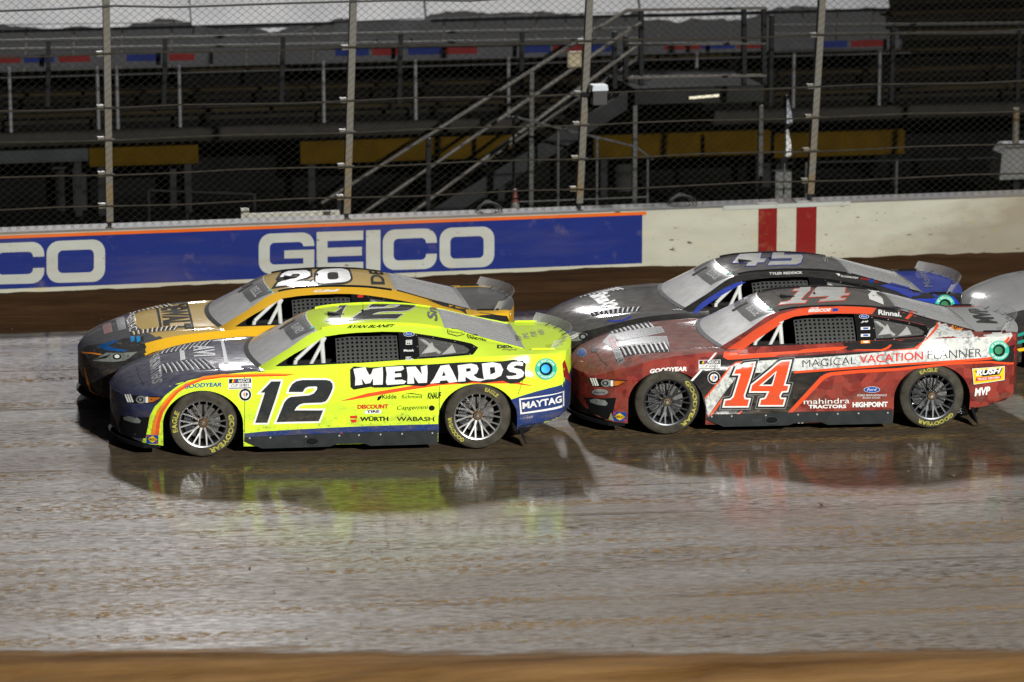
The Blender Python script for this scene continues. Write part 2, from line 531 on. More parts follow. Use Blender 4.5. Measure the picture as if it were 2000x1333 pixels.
def wall_word(word, edges, BLq, BRq, TLq, TRq):
    bl, br, tl, tr = (Vector(onwall(*p)) for p in (BLq, BRq, TLq, TRq))
    H = (tl - bl).length; Wd = (br - bl).length
    for ch, (e0, e1) in zip(word, edges):
        wd = (e1 - e0) * Wd / H
        loops = glyph(ch, wd)
        def mp(p):
            a = e0 + (e1 - e0) * p[0] / wd
            q = bl.lerp(br, a) * (1 - p[1]) + tl.lerp(tr, a) * p[1]
            return (q.x, q.y)
        loops = [[mp(p) for p in l] for l in loops]
        if len(loops) == 1: wprism('letter', loops[0], LETTER, .004, -.011)
        else:
            tr_ = tessellate_polygon([[Vector((*p, 0)) for p in l] for l in loops])
            fl = [p for l in loops for p in l]
            mesh_obj('letter', [(p[0], -.015, p[1]) for p in fl], [tuple(t) for t in tr_], LETTER, wall)
wall_word('GEICO', [(0,.233),(.243,.44),(.452,.513),(.523,.753),(.765,1.0)], (505,536), (965,521), (505,457), (965,442))
wall_word('CO', [(-.02,.475),(.495,1.0)], (-22,556), (205,550), (-22,476), (205,467))
# ------------------------------------------------------------------ catch fence on the wall
STEEL = plain('galvanised_steel', (.06, .06, .056), .6, .1, .3, 5)
DARKSTEEL = plain('dark_steel', (.026, .027, .029), .55, .3, .35, 4, spec=0.0)
CABLE = plain('cable_steel', (.055, .05, .04), .7, .0, .4, 9, spec=0.0)
BLACKC = plain('black_rubber_cable', (.012, .012, .013), .6)
def post_mat():
    m, nt, b = new_mat('weathered_post')
    c = geo_pos(nt)
    sx = N(nt, 'ShaderNodeSeparateXYZ'); L(nt, c, sx.inputs[0])
    rust = math_(nt, 'MULTIPLY', ramp(nt, noise(nt, 5, 5, c), [(.42, 0.), (.62, 1.)]),
                 ramp(nt, math_(nt, 'MULTIPLY', sx.outputs[2], .25), [(.25, 1.), (.62, .12)]))
    base = mixc(nt, noise(nt, 3, 4, c), (.085, .081, .066), (.12, .115, .095))
    L(nt, mixc(nt, rust, base, (.15, .092, .026)), b.inputs['Base Color'])
    b.inputs['Roughness'].default_value = .6
    return m
POST = post_mat()

def pl(px, py, D):
    """point in the wall's frame on the vertical plane D metres behind the wall face"""
    s, z = onwall(px, py, -D)
    return Vector((s, D, z))
FR = lambda name: empty(name, W0, WALL_RZ)
fence = FR('catch_fence')
tag(fence, 'tall chain link catch fence with beige posts and steel cables on the barrier', 'fence')
FD = .17
posts_px = [((-268, 0), (-255, 470)), ((207, 0), (214, 428)), ((690, 0), (677, 412)), ((1151, 0), (1131, 392)), ((1605, 0), (1582, 374)), ((2068, 0), (2040, 358))]
cab_z = [1.19, 1.59, 2.03, 2.43, 3.10, 3.68, 3.90]
for tp, bt in posts_px:
    T, B = pl(*tp, FD), pl(*bt, FD)
    d = (T - B) / (T.z - B.z)
    top = B + d * (4.6 - B.z); base = B + d * (WALL_TOP + .03 - B.z)
    MB().bar(B + d*-.03, top, .10, .085).build('post', POST, fence)
    MB().bar(base, B, .055, .05).build('post_foot', DARKSTEEL, fence)
    for z in cab_z[:5]:
        c = B + d * (z - B.z)
        MB().box((c.x - .135, FD - .05, c.z - .028), (c.x - .052, FD + .03, c.z + .032)).build('bracket', POST, fence)
        MB().tube((c.x - .07, FD - .062, c.z), (c.x + .07, FD - .062, c.z), .009, 6).build('clamp', BLACKC, fence)
for i, z in enumerate(cab_z):
    y = FD - .072
    pts = []
    s = -9.0
    while s < 17:
        sag = .012*math.sin(s*2.1 + i) + (.0 if i < 5 else .01*math.sin(s*5))
        pts.append((s, y, z + sag)); s += .75
    MB().path(pts, .011 if i < 5 else .016, 6).build('cable', CABLE if i < 5 else BLACKC, fence)
# chain link: straight diagonal wires, two layers
mb = MB()
wz0, wz1, wx0, wx1 = WALL_TOP + .02, 4.5, -6.0, 16.0
px_, pz_ = .112, .088
yy = FD - .05
rr = .0025
def wire(x0, z0, x1, z1, y):
    d = Vector((x1-x0, 0, z1-z0)).normalized(); n = Vector((-d.z, 0, d.x))*rr; k = Vector((0, rr, 0))
    A, B = Vector((x0, y, z0)), Vector((x1, y, z1))
    mb.add([A+n, A-n*.5+k, A-n*.5-k, B+n, B-n*.5+k, B-n*.5-k], [(0,1,4,3),(1,2,5,4),(2,0,3,5)])
Hh = wz1 - wz0; run = Hh * px_ / pz_
x = wx0 - run
while x < wx1:
    for sgn in (0, 1):
        xa, xb = (x, x + run) if sgn == 0 else (x + run, x)
        za, zb = wz0, wz1
        wire(xa, za, xb, zb, yy + .004*sgn)
    x += px_
o = mb.build('chain_link', plain('link_wire', (.032, .032, .027), .8, .0, .3, 8, spec=0.0), fence)
o['kind'] = 'stuff'

# ------------------------------------------------------------------ grandstand behind the fence
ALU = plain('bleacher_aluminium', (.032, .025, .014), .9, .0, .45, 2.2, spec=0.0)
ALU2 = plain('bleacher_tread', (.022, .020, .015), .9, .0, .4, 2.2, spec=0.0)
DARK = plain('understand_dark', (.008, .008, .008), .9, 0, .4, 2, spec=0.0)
SD = 6.2
z_front = pl(1880, 176, SD).z
st = FR('grandstand')
tag(st, 'dark aluminium bleacher grandstand rising behind the catch fence', 'grandstand')
RISE, DEP = .215, .66
for i in range(9):
    z = z_front + i*RISE; y = SD + .35 + i*DEP
    mb = MB()
    x0 = -12 if i < 3 else pl(1742, 40, SD + 3).x
    for k in range(3): mb.box((x0, y + k*.095, z - .04), (22, y + k*.095 + .088, z))
    mb.build('bench', ALU, st)
    mb = MB()
    for k in range(4): mb.box((x0, y - .36 + k*.085, z - .31), (22, y - .36 + k*.085 + .076, z - .28))
    mb.box((x0, y - .372, z - .40), (22, y - .364, z - .33)).build('footboard', ALU2, st)
    MB().box((x0, y + .30, z - .30), (22, y + .31, z - .10)).build('riser', DARK, st)
mb = MB().box((-12, SD - .05, z_front - .36), (22, SD + .02, z_front - .20)); mb.build('edge_beam', plain('edge_grey', (.035, .033, .03), .6, spec=0.0), st)
MB().box((-14, SD + 1.6, -.02), (24, SD + 1.7, z_front - .3)).build('back_panel', DARK, st)
for sx in (-6, -1.5, 3.0, 7.6, 12):
    MB().bar((sx, SD + .9, 0), (sx, SD + .9, z_front - .34), .14, .14).build('support_leg', DARKSTEEL, st)

# yellow painted beams below the stand, each a separate beam
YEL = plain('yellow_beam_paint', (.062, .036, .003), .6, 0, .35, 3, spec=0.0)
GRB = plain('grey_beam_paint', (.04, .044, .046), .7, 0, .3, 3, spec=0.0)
def beam(px0, px1, py0, py1, label, mat=YEL):
    D = SD + .35
    a = pl(px0, py1, D); b_ = pl(px1, py0, D)
    t = FR('support_beam'); tag(t, label, 'beam', 'beams under the grandstand')
    z0 = a.z; z1 = pl(px0, py0, D).z
    x0, x1 = a.x, b_.x
    MB().box((x0, D, z0 + .03), (x1, D + .05, z1 - .03)).build('web', mat, t)
    MB().box((x0, D - .012, z1 - .028), (x1, D + .12, z1)).build('flange', mat, t)
    MB().box((x0, D - .012, z0), (x1, D + .12, z0 + .028)).build('flange', mat, t)
    for k in (x0 + .12, x1 - .20):
        MB().box((k, D + .052, 0), (k + .10, D + .118, z0 - .002)).build('post', DARKSTEEL, t)
beam(175, 387, 284, 326, 'short yellow beam behind the leftmost fence post')
beam(587, 1000, 277, 321, 'long yellow beam passing behind the steel stairs')
beam(1160, 1505, 266, 312, 'yellow beam under the stair landing, right of the stairs')
beam(1512, 1767, 263, 309, 'yellow beam right of the stair landing behind the rightmost fence post')
beam(-300, 172, 290, 330, 'dark grey beam left of the short yellow beam', GRB)

CONC = plain('stand_concrete', (.034, .034, .033), .8, 0, .3, 2.5, spec=0.0)
def column(px0, px1, pytop, label, D=SD + .9):
    a, b_ = pl(px0, pytop, D), pl(px1, pytop, D)
    r = (b_.x - a.x)/2
    t = tag(FR('concrete_column'), label, 'column', 'columns under the grandstand')
    c = (a.x + r, D + r)
    o = MB().tube((0, 0, 0), (0, 0, a.z), r, 20).build('shaft', CONC, t, True); o.location = (c[0], c[1], 0)
    o = MB().box((-r*1.2, -r*1.2, a.z + .002), (r*1.2, r*1.2, a.z + .12)).build('capital', CONC, t); o.location = (c[0], c[1], 0)
column(108, 178, 330, 'thick grey concrete column left of the leftmost fence post')
column(1205, 1246, 318, 'concrete column under the stair landing')
column(1497, 1545, 322, 'concrete column behind the grey electrical box')

# ------------------------------------------------------------------ guard rails
def rail_run(name, label, rails, posts, D):
    t = tag(FR(name), label, 'railing', 'guard rails of the grandstand')
    for (x0, y0), (x1, y1) in rails:
        MB().tube(pl(x0, y0, D), pl(x1, y1, D), .024, 8).build('rail', STEEL, t, True)
    for xt, yt, xb, yb in posts:
        a, b_ = pl(xt, yt, D), pl(xb, yb, D)
        MB().bar(b_, a, .075, .06).build('post', DARKSTEEL, t)
    return t
RD = SD - .12
rail_run('guard_rail', 'long two bar guard rail left of the stairs, above the yellow beams',
         [((-60, 82), (1248, 56)), ((-60, 99), (1248, 76))],
         [(95, 80, 93, 208), (323, 75, 320, 207), (553, 71, 549, 205), (783, 66, 779, 206), (1020, 62, 1017, 200)], RD)
rail_run('guard_rail', 'two bar guard rail right of the stair landing',
         [((1508, 51), (2060, 45)), ((1512, 69), (2060, 63))],
         [(1508, 30, 1504, 206), (1744, 48, 1740, 200), (1990, 46, 1986, 196)], RD)

# ------------------------------------------------------------------ stairs and landing
stair = tag(FR('steel_staircase'), 'steel stairs with pipe handrails climbing right to a landing', 'staircase')
D0, D1 = SD - 2.3, SD - 1.2
PIPE = plain('handrail_pipe', (.12, .11, .097), .45, .3, .25, 6)
# near flight handrails
for a, b_ in (((1225, 20), (628, 397)), ((1252, 44), (690, 430)), ((1252, 84), (772, 440))):
    MB().tube(pl(*a, D0), pl(*b_, D0), .026, 10).build('handrail', PIPE, stair, True)
for a, b_ in (((1250, 112), (800, 415)), ((1235, 160), (830, 432))):
    MB().tube(pl(*a, D1), pl(*b_, D1), .024, 10).build('handrail', plain('handrail_far', (.07, .067, .06), .5, .3), stair, True)
for x, yt, yb in ((835, 270, 440), (1036, 138, 432), (660, 385, 445)):
    MB().bar(pl(x, yb, D0), pl(x + 2, yt, D0), .085, .06).build('stair_post', STEEL if x == 1036 else DARKSTEEL, stair)
for x, yt, yb in ((1200, 62, 172), (1222, 70, 165)):
    MB().bar(pl(x, yb, D0 + .3), pl(x, yt, D0 + .3), .075, .06).build('stair_post', DARKSTEEL, stair)
GS = plain('stair_stringer', (.032, .034, .035), .6, .2, .3, 3, spec=0.0)
for D, nm in ((D0 + .06, 0), (D1 - .02, 1)):
    a, b_ = pl(1225, 192, D), pl(800, 452, D)
    d = (a - b_)
    b2 = b_ - d * (b_.z / d.z) if b_.z > 0 else b_
    MB().prism([(a.x, a.z + .11), (a.x, a.z - .16), (b2.x, b2.z - .14), (b2.x, b2.z + .12)], D - .02, D + .02).build('stringer', GS, stair)
a, b_ = pl(1225, 192, D0 + .1), pl(800, 452, D0 + .1)
for k in range(11):
    c = b_.lerp(a, (k + .5)/11)
    MB().box((c.x - .13, D0 + .09, c.z - .015), (c.x + .13, D1 - .05, c.z + .015)).build('tread', ALU2, stair)
# landing
a, b_ = pl(1240, 205, D0), pl(1492, 166, D0)
MB().box((a.x, D0, a.z), (b_.x, SD - .2, b_.z)).build('landing', plain('landing_grey', (.03, .031, .031), .65, .1, .3, 2, spec=0.0), stair)
for (x0, y0), (x1, y1) in (((1225, 20), (1496, 16)), ((1225, 88), (1496, 85)), ((1225, 152), (1496, 148))):
    MB().tube(pl(x0, y0, D0), pl(x1, y1, D0), .022, 8).build('rail', PIPE, stair, True)
for x, yt, yb in ((1252, 20, 168), (1453, 16, 166), (1492, 14, 166)):
    MB().bar(pl(x, yb, D0 + .03), pl(x, yt, D0 + .03), .08, .06).build('landing_post', DARKSTEEL, stair)
for x in (1240, 1486):
    t0 = pl(x, 206, D0 + .05)
    MB().bar((t0.x, t0.y, 0), t0, .06, .06).build('landing_leg', STEEL, stair)
# small pipe barrier at the foot of the stairs
pb = tag(FR('pipe_barrier'), 'low sloping pipe barrier with uprights at the foot of the stairs', 'barrier')
PBD = 3.0
MB().path([pl(1003, 228, PBD), pl(1120, 258, PBD), pl(1242, 287, PBD), pl(1275, 312, PBD)], .017, 8).build('top_pipe', STEEL, pb)
for x, y in ((1003, 228), (1090, 252), (1166, 268), (1265, 305)):
    t0 = pl(x, y, PBD); MB().tube((t0.x, PBD, 0), t0, .02, 8).build('upright', STEEL, pb)
t0, t1 = pl(1003, 395, PBD), pl(1265, 385, PBD)
MB().tube(t0, t1, .012, 6).build('lower_pipe', STEEL, pb)
for nm, x0, x1, yt, lab in (('pipe_barrier', 290, 497, 372, 'thin pipe barrier behind the blue banner, left of the stairs'),
                            ('pipe_barrier', 1575, 2060, 318, 'thin pipe barrier at the right edge below the stand')):
    t = tag(FR(nm), lab, 'barrier')
    D = 3.4
    a, b_ = pl(x0, yt, D), pl(x1, yt + (8 if x0 < 1000 else -12), D)
    MB().tube(a, b_, .016, 8).build('top_pipe', DARKSTEEL, t)
    for k in (0, .36, 1):
        c = a.lerp(b_, k); MB().tube((c.x, D, 0), c, .022, 8).build('upright', DARKSTEEL if x0 < 1000 else STEEL, t)

# ------------------------------------------------------------------ banner boards along the seats
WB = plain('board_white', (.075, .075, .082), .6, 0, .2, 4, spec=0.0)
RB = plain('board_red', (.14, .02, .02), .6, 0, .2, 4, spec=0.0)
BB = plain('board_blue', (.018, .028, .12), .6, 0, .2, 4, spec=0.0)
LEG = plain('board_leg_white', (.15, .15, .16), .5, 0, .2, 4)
def board(x0, x1, yt0, yt1, h, red, blue, legs, label):
    D = SD + .22
    t = tag(FR('banner_board'), label, 'banner', 'banner boards along the front seats')
    def quad(a, b_, f0, f1, y, mat, nm):
        sl = (yt1 - yt0)/(x1 - x0)
        A = pl(a, yt0 + sl*(a - x0) + h*f0, D); B = pl(b_, yt0 + sl*(b_ - x0) + h*f0, D)
        A2 = pl(a, yt0 + sl*(a - x0) + h*f1, D); B2 = pl(b_, yt0 + sl*(b_ - x0) + h*f1, D)
        MB().prism([(A.x, A.z), (A2.x, A2.z), (B2.x, B2.z), (B.x, B.z)], D + y, D + y + .02).build(nm, mat, t)
    quad(x0, x1, 0, 1.35, 0, WB, 'board')
    for a, b_ in red: quad(a, b_, .08, .86, -.004, RB, 'red_patch')
    for a, b_ in blue: quad(a, b_, .08, .86, -.004, BB, 'blue_patch')
    for x in legs:
        c = pl(x, yt0 + (yt1 - yt0)/(x1 - x0)*(x - x0) + h*1.35, D)
        MB().tube((c.x, D + .03, z_front - .30), (c.x, D + .03, c.z), .026, 8).build('leg', LEG, t)
board(-200, 416, 112, 103, 17, [(-20, 40), (115, 176), (330, 380)], [(47, 106), (247, 312)], (18, 190, 228, 350), 'white banner board with red and blue patches at the far left')
board(618, 1205, 96, 86, 17, [(727, 780), (868, 932), (1080, 1140)], [(655, 720), (797, 862), (1025, 1075), (1155, 1200)], (632, 812, 994), 'white banner board with red and blue patches behind the stair handrail')
board(1262, 1492, 87, 83, 13, [(1297, 1370), (1441, 1490)], [(1370, 1435)], (1362,), 'short banner board behind the stair landing')
board(1512, 1766, 82, 76, 16, [(1662, 1728)], [(1590, 1655)], (1552, 1720), 'white banner board with one blue and one red patch right of the landing')

# ------------------------------------------------------------------ white tarpaulins over the upper seats
def tarp_mat():
    m, nt, b = new_mat('white_tarpaulin')
    c = geo_pos(nt, (1, 1, 1))
    f = noise(nt, .9, 5, c)
    col = mixc(nt, ramp(nt, f, [(.3, 0.), (.7, 1.)]), (.74, .74, .78), (.92, .92, .94))
    b.inputs['Roughness'].default_value = .55
    L(nt, col, b.inputs['Base Color'])
    tr = N(nt, 'ShaderNodeBsdfTranslucent'); L(nt, col, tr.inputs[0])
    mx = N(nt, 'ShaderNodeMixShader', i_0=.2)
    L(nt, b.outputs[0], mx.inputs[1]); L(nt, tr.outputs[0], mx.inputs[2])
    L(nt, mx.outputs[0], nt.nodes['Material Output'].inputs[0])
    return m
TARP = tarp_mat()
TD = SD + 3.4
def tarp(edge, label, seed):
    """edge: pixels of the lower hem, left to right; the sheet climbs away up the seats"""
    t = tag(FR('tarpaulin'), label, 'tarpaulin', 'white tarpaulins over the upper seats')
    hem = [pl(x, y, TD) for x, y in edge]
    xs = np.linspace(hem[0].x, hem[-1].x, 150)
    hz = np.interp(xs, [h.x for h in hem], [h.z for h in hem])
    V, F_ = [], []
    nr = 26
    for j in range(nr):
        u_ = j/(nr - 1)
        fold = .34*(fbm(xs*.9 + u_*.9, xs*0 + u_*2.5, seed) - .5) + .12*(fbm(xs*4, xs*0 + u_*3, seed + 3) - .5)
        for k in range(150):
            V.append((xs[k], TD + u_*1.0 + fold[k]*.6, hz[k] + u_*1.9 + fold[k] + .06*math.sin(u_*9 + k*.2)*u_))
    for j in range(nr - 1):
        for k in range(149):
            a = j*150 + k; F_.append((a, a + 1, a + 151, a + 150))
    o = mesh_obj('sheet', V, F_, TARP, t, True)
    sol = o.modifiers.new('thick', 'SOLIDIFY'); sol.thickness = .004
    MB().path([h for h in hem], .008, 6).build('hem_rope', BLACKC, t)
    n = 7
    for k in range(n):
        i = int((k + .5)*150/n)
        MB().tube((xs[i], TD + .1, hz[i] - .9), (xs[i] + .15, TD + .4, hz[i] + .3), .02, 6).build('pole', PIPE, t)
tarp([(-300, 50), (0, 49), (200, 46), (330, 46), (372, 44)], 'white tarpaulin in the top left corner over the seats', 21)
tarp([(376, 62), (400, 72), (520, 73), (560, 68), (640, 46), (700, 42), (830, 36)], 'crumpled white tarpaulin sagging lowest, second from the left', 33)
tarp([(834, 38), (1000, 32), (1100, 28), (1248, 24)], 'taut white tarpaulin above the stair handrail', 45)
tarp([(1252, 26), (1330, 30), (1400, 24), (1500, 22), (1600, 20), (1738, 19)], 'white tarpaulin above the stair landing, rightmost of four', 57)
dark_sheet = tag(MB().box((-8, SD + 3.3, z_front + .9), (pl(1738, 20, SD + 3.3).x, SD + 3.34, pl(1250, 34, SD + 3.3).z)).build('dark_backing', plain('backing_black', (.012, .013, .015), .9, spec=0.0), None),  # black sheet added in place of the darkness under the tarpaulins
          'black screen hanging below the white tarpaulins', 'backing')
dark_sheet.location = W0; dark_sheet.rotation_euler = (0, 0, WALL_RZ)
# loose grey sheets against the screen
for (pts, lab) in ((((382, 50), (520, 74), (500, 86), (375, 86)), 'grey sheet hanging below the sagging tarpaulin'),
                   (((655, 46), (842, 38), (838, 74), (642, 80)), 'grey sheet hanging left of the handrail top')):
    D = SD + 3.24
    q = [pl(*p, D) for p in pts]
    o = MB().prism([(p.x, p.z) for p in q], D, D + .02).build('hanging_sheet', plain('grey_sheet', (.09, .09, .095), .7, 0, .3, 3, spec=0.0))
    o.location = W0; o.rotation_euler = (0, 0, WALL_RZ); tag(o, lab, 'sheet')

# ------------------------------------------------------------------ small things behind the wall
def thing(name, label, cat): return tag(FR(name), label, cat)
# camera housing on the third post
t = thing('camera_housing', 'black camera housing clamped to the third fence post', 'camera')
c = pl(1168, 182, .02)
MB().box((c.x - .09, -.10, c.z - .14), (c.x + .09, .06, c.z + .04)).build('body', plain('housing_black', (.02, .02, .022), .4), t)
MB().prism([(c.x - .11, c.z + .045), (c.x + .10, c.z + .045), (c.x + .09, c.z + .115), (c.x - .10, c.z + .115)], -.13, .07).build('hood', plain('housing_hood', (.55, .60, .66), .35), t)
MB().bar((c.x - .10, .05, c.z - .02), (c.x - .20, .10, c.z - .02), .05, .05).build('bracket', DARKSTEEL, t)
# junction box
t = thing('junction_box', 'cream junction box hung on the stair handrail', 'junction box')
c = pl(1121, 116, D0 - .04)
MB().box((c.x - .10, D0 - .08, c.z - .11), (c.x + .10, D0 - .03, c.z + .11)).build('box', plain('box_cream', (.24, .20, .12), .6), t)
MB().box((c.x - .08, D0 - .088, c.z - .09), (c.x + .08, D0 - .081, c.z + .07)).build('cover', plain('box_cover', (.36, .31, .19), .6), t)
# strip lamp on the landing face
t = thing('strip_lamp', 'lit fluorescent strip lamp on the face of the stair landing', 'lamp')
a, b_ = pl(1346, 192, D0 - .06), pl(1404, 187, D0 - .06)
m, nt, bb = new_mat('lamp_tube')
bb.inputs['Base Color'].default_value = (.8, .75, .6, 1); bb.inputs['Emission Color'].default_value = (1, .88, .62, 1); bb.inputs['Emission Strength'].default_value = .45
MB().tube(a, b_, .02, 10).build('tube', m, t)
MB().bar(a + Vector((0, .04, .02)), b_ + Vector((0, .04, .02)), .05, .04).build('fitting', GS, t)
# electrical box
t = thing('electrical_box', 'grey electrical cabinet below the yellow beam', 'cabinet')
a, b_ = pl(1514, 402, 3.2), pl(1546, 336, 3.2)
MB().box((a.x, 3.2, .0), (b_.x, 3.42, b_.z)).build('cabinet', plain('cabinet_grey', (.11, .115, .11), .55), t)
MB().box((a.x + .02, 3.185, .05), (b_.x - .02, 3.198, b_.z - .05)).build('door', plain('cabinet_door', (.12, .125, .12), .5), t)
MB().box((b_.x - .09, 3.165, .35), (b_.x - .05, 3.184, .45)).build('handle', DARKSTEEL, t)
t = thing('electrical_box', 'large grey cabinet at the right edge behind the fence', 'cabinet')
a, b_ = pl(1952, 352, 3.2), pl(2060, 281, 3.2)
MB().prism([(a.x, a.z), (b_.x, a.z), (b_.x, b_.z), (a.x + .12, b_.z), (a.x + .03, b_.z - .12)], 3.2, 3.6).build('cabinet', plain('cabinet_pale', (.15, .15, .145), .6), t)
MB().box((a.x + .25, 3.3, 0), (a.x + .35, 3.4, a.z - .002)).build('stand', DARKSTEEL, t)
MB().tube((a.x + .3, 3.4, b_.z + .002), (a.x + .3, 3.4, b_.z + .5), .05, 10).build('conduit', POST, t)
# furled flags on a stick
t = thing('flag', 'white furled flag on a thin pole left of the fourth fence post', 'flag')
D = .9
a, b_ = pl(1530, 345, D), pl(1537, 186, D)
MB().tube((a.x, D, .6), b_, .012, 8).build('pole', PIPE, t)
MB().bar((a.x, D, 0), (a.x, D, .598), .05, .05).build('foot', DARKSTEEL, t)
def cloth(y0, y1, wpx, mat, nm):
    V, F_ = [], []
    for j in range(15):
        y = y0 + (y1 - y0)*j/14; k = j/14
        ww = wpx*(.25 + .9*k)*(1 if k < .85 else (1 - k)/.15*.7 + .3)
        xl = 1534 + (345 - y)*.02
        for i in range(5):
            p = pl(xl + ww*i/4, y + i*1.2, D - .02 - .03*math.sin(i*1.9 + j*.2)); V.append(p)
    for j in range(14):
        for i in range(4): a_ = j*5 + i; F_.append((a_, a_ + 1, a_ + 6, a_ + 5))
    o = mesh_obj(nm, V, F_, mat, t, True); s = o.modifiers.new('t', 'SOLIDIFY'); s.thickness = .005
cloth(190, 244, 13, plain('flag_grey', (.30, .32, .36), .7), 'grey_cloth')
cloth(246, 306, 14, plain('flag_white', (.62, .62, .60), .7), 'white_cloth')
# picket bench
t = thing('picket_bench', 'white wooden picket rail just behind the blue banner', 'rail')
PK = plain('picket_white', (.44, .43, .36), .7, 0, .3, 8)
D = 1.0
a, b_ = pl(478, 418, D), pl(658, 413, D)
zb = pl(478, 440, D).z
MB().box((a.x - .05, D - .04, .0), (a.x + .05, D + .04, a.z + .07)).build('post', PK, t)
MB().box((b_.x - .03, D - .04, .0), (b_.x + .03, D + .04, a.z)).build('post', PK, t)
MB().box((a.x + .052, D - .03, a.z - .06), (b_.x - .032, D + .03, a.z)).build('top_rail', PK, t)
n = 11
for k in range(n):
    x = a.x + .10 + (b_.x - a.x - .16)*k/(n - 1)
    MB().box((x - .014, D - .015, .3), (x + .014, D + .015, a.z - .062)).build('picket', PK, t)
# traffic cones
t = thing('traffic_cone', 'orange and white traffic cone standing behind the wall', 'cone')
D = .75
top = pl(1006, 370, D); cx = top.x
prev = 0.0
for z0, z1, m in ((0, .30, plain('cone_orange', (.13, .03, .015), .6)), (.30, .50, plain('cone_white', (.13, .125, .12), .6)), (.50, .80, plain('cone_orange', (0, 0, 0))), (.80, .95, plain('cone_white', (0, 0, 0))), (.95, top.z, plain('cone_orange', (0, 0, 0)))):
    rr_ = lambda z: .17*(1 - z/top.z) + .022
    MB().tube((cx, D, z0 + .001), (cx, D, z1 - .001), rr_(z0), 16, rr_(z1)).build('band', m, t, True)
MB().box((cx - .2, D - .2, -.005), (cx + .2, D + .2, .02)).build('base', plain('cone_base', (.03, .03, .03), .7), t)
# cable hoops lying on the wall top
for px, wpx, lab in ((955, 26, 'black looped cable lying on the wall top behind the banner'), (1332, 30, 'black looped cable on the white wall top')):
    t = thing('cable_hoop', lab, 'cable')
    c = pl(px, 412, .2); r_ = wpx/154
    for k, (rx, hz) in enumerate(((1, .11), (.8, .09), (.6, .12))):
        pts = [(c.x + r_*rx*math.cos(R(a_)), .2 + .04*k, WALL_TOP + .036 + hz*max(0, math.sin(R(a_)))) for a_ in range(0, 181, 15)]
        MB().path(pts, .012, 6).build('loop', BLACKC, t)
# ------------------------------------------------------------------ stock cars: body surface
def pchip(xs, ys):
    xs, ys = np.asarray(xs, float), np.asarray(ys, float)
    h = np.diff(xs); d = np.diff(ys)/h
    m = np.zeros_like(ys)
    for i in range(1, len(xs) - 1):
        if d[i-1]*d[i] > 0:
            w1, w2 = 2*h[i] + h[i-1], h[i] + 2*h[i-1]
            m[i] = (w1 + w2)/(w1/d[i-1] + w2/d[i])
    m[0], m[-1] = d[0], d[-1]
    def f(x):
        x = min(max(x, xs[0]), xs[-1])
        i = min(max(np.searchsorted(xs, x) - 1, 0), len(h) - 1)
        t = (x - xs[i])/h[i]
        return float((1+2*t)*(1-t)**2*ys[i] + t*(1-t)**2*h[i]*m[i] + t*t*(3-2*t)*ys[i+1] + t*t*(t-1)*h[i]*m[i+1])
    return f
def pchip_b(xs, ys, brk):
    cuts = [xs[0]] + list(brk) + [xs[-1]]
    segs = []
    for a, b in zip(cuts, cuts[1:]):
        ii = [i for i, x in enumerate(xs) if a <= x <= b]
        segs.append((b, pchip([xs[i] for i in ii], [ys[i] for i in ii])))
    def f(x):
        for b, g in segs:
            if x <= b + 1e-9: return g(x)
        return segs[-1][1](x)
    return f

COWL, ROOF0, ROOF1, RWIN = -.92, -.28, 1.10, 1.92
ST = [-2.33,-2.29,-2.22,-2.05,-1.80,-1.40,-.92,-.60,-.28,  0,  .4, .75,1.10,1.50,1.92,2.20,2.38,2.47]
TB = dict(
 zb=[.15, .125,.115,.11, .11, .10,.085,.08, .08, .08, .08,.08, .085,.13, .215,.26, .295,.33],
 wb=[.72, .80, .86, .925,.945,.945,.93,.925,.925,.925,.925,.93,.94, .95, .94, .915,.88, .84],
 wl=[.76, .84, .895,.95, .972,.975,.952,.942,.94,.94, .945,.952,.965,.98, .965,.935,.90, .86],
 wm=[.72, .82, .88, .94, .972,.98,.962,.952,.948,.948,.952,.962,.976,.986,.97, .945,.91, .87],
 wt=[.58, .69, .77, .85, .89, .90,.885,.875,.872,.872,.878,.885,.895,.90, .875,.84, .80, .765],
 zt=[.555,.60, .65, .715,.78, .83,.862,.875,.884,.892,.905,.92,.94, .952,.955,.95, .945,.93],
 wr=[.40, .47, .53, .585,.63, .68,.74, .665,.575,.56,.555,.548,.535,.575,.67, .69, .68, .66],
 zr=[.58, .632,.685,.752,.812,.855,.872,1.035,1.195,1.235,1.247,1.235,1.19,1.085,.970,.966,.963,.95],
 zc=[.585,.64, .70, .77, .828,.872,.892,1.075,1.235,1.275,1.287,1.275,1.23,1.115,.987,.982,.979,.965],
 ks=[.42, .42, .41, .38, .30, .20,.17, .18, .20, .12, .02,0,0,0,0,-.06,-.16,-.22])
NS, NU, NT = 16, 8, 8
IB, IR, IC = 2 + NS - 1, 2 + NS - 1 + NU, 2 + NS - 1 + NU + NT

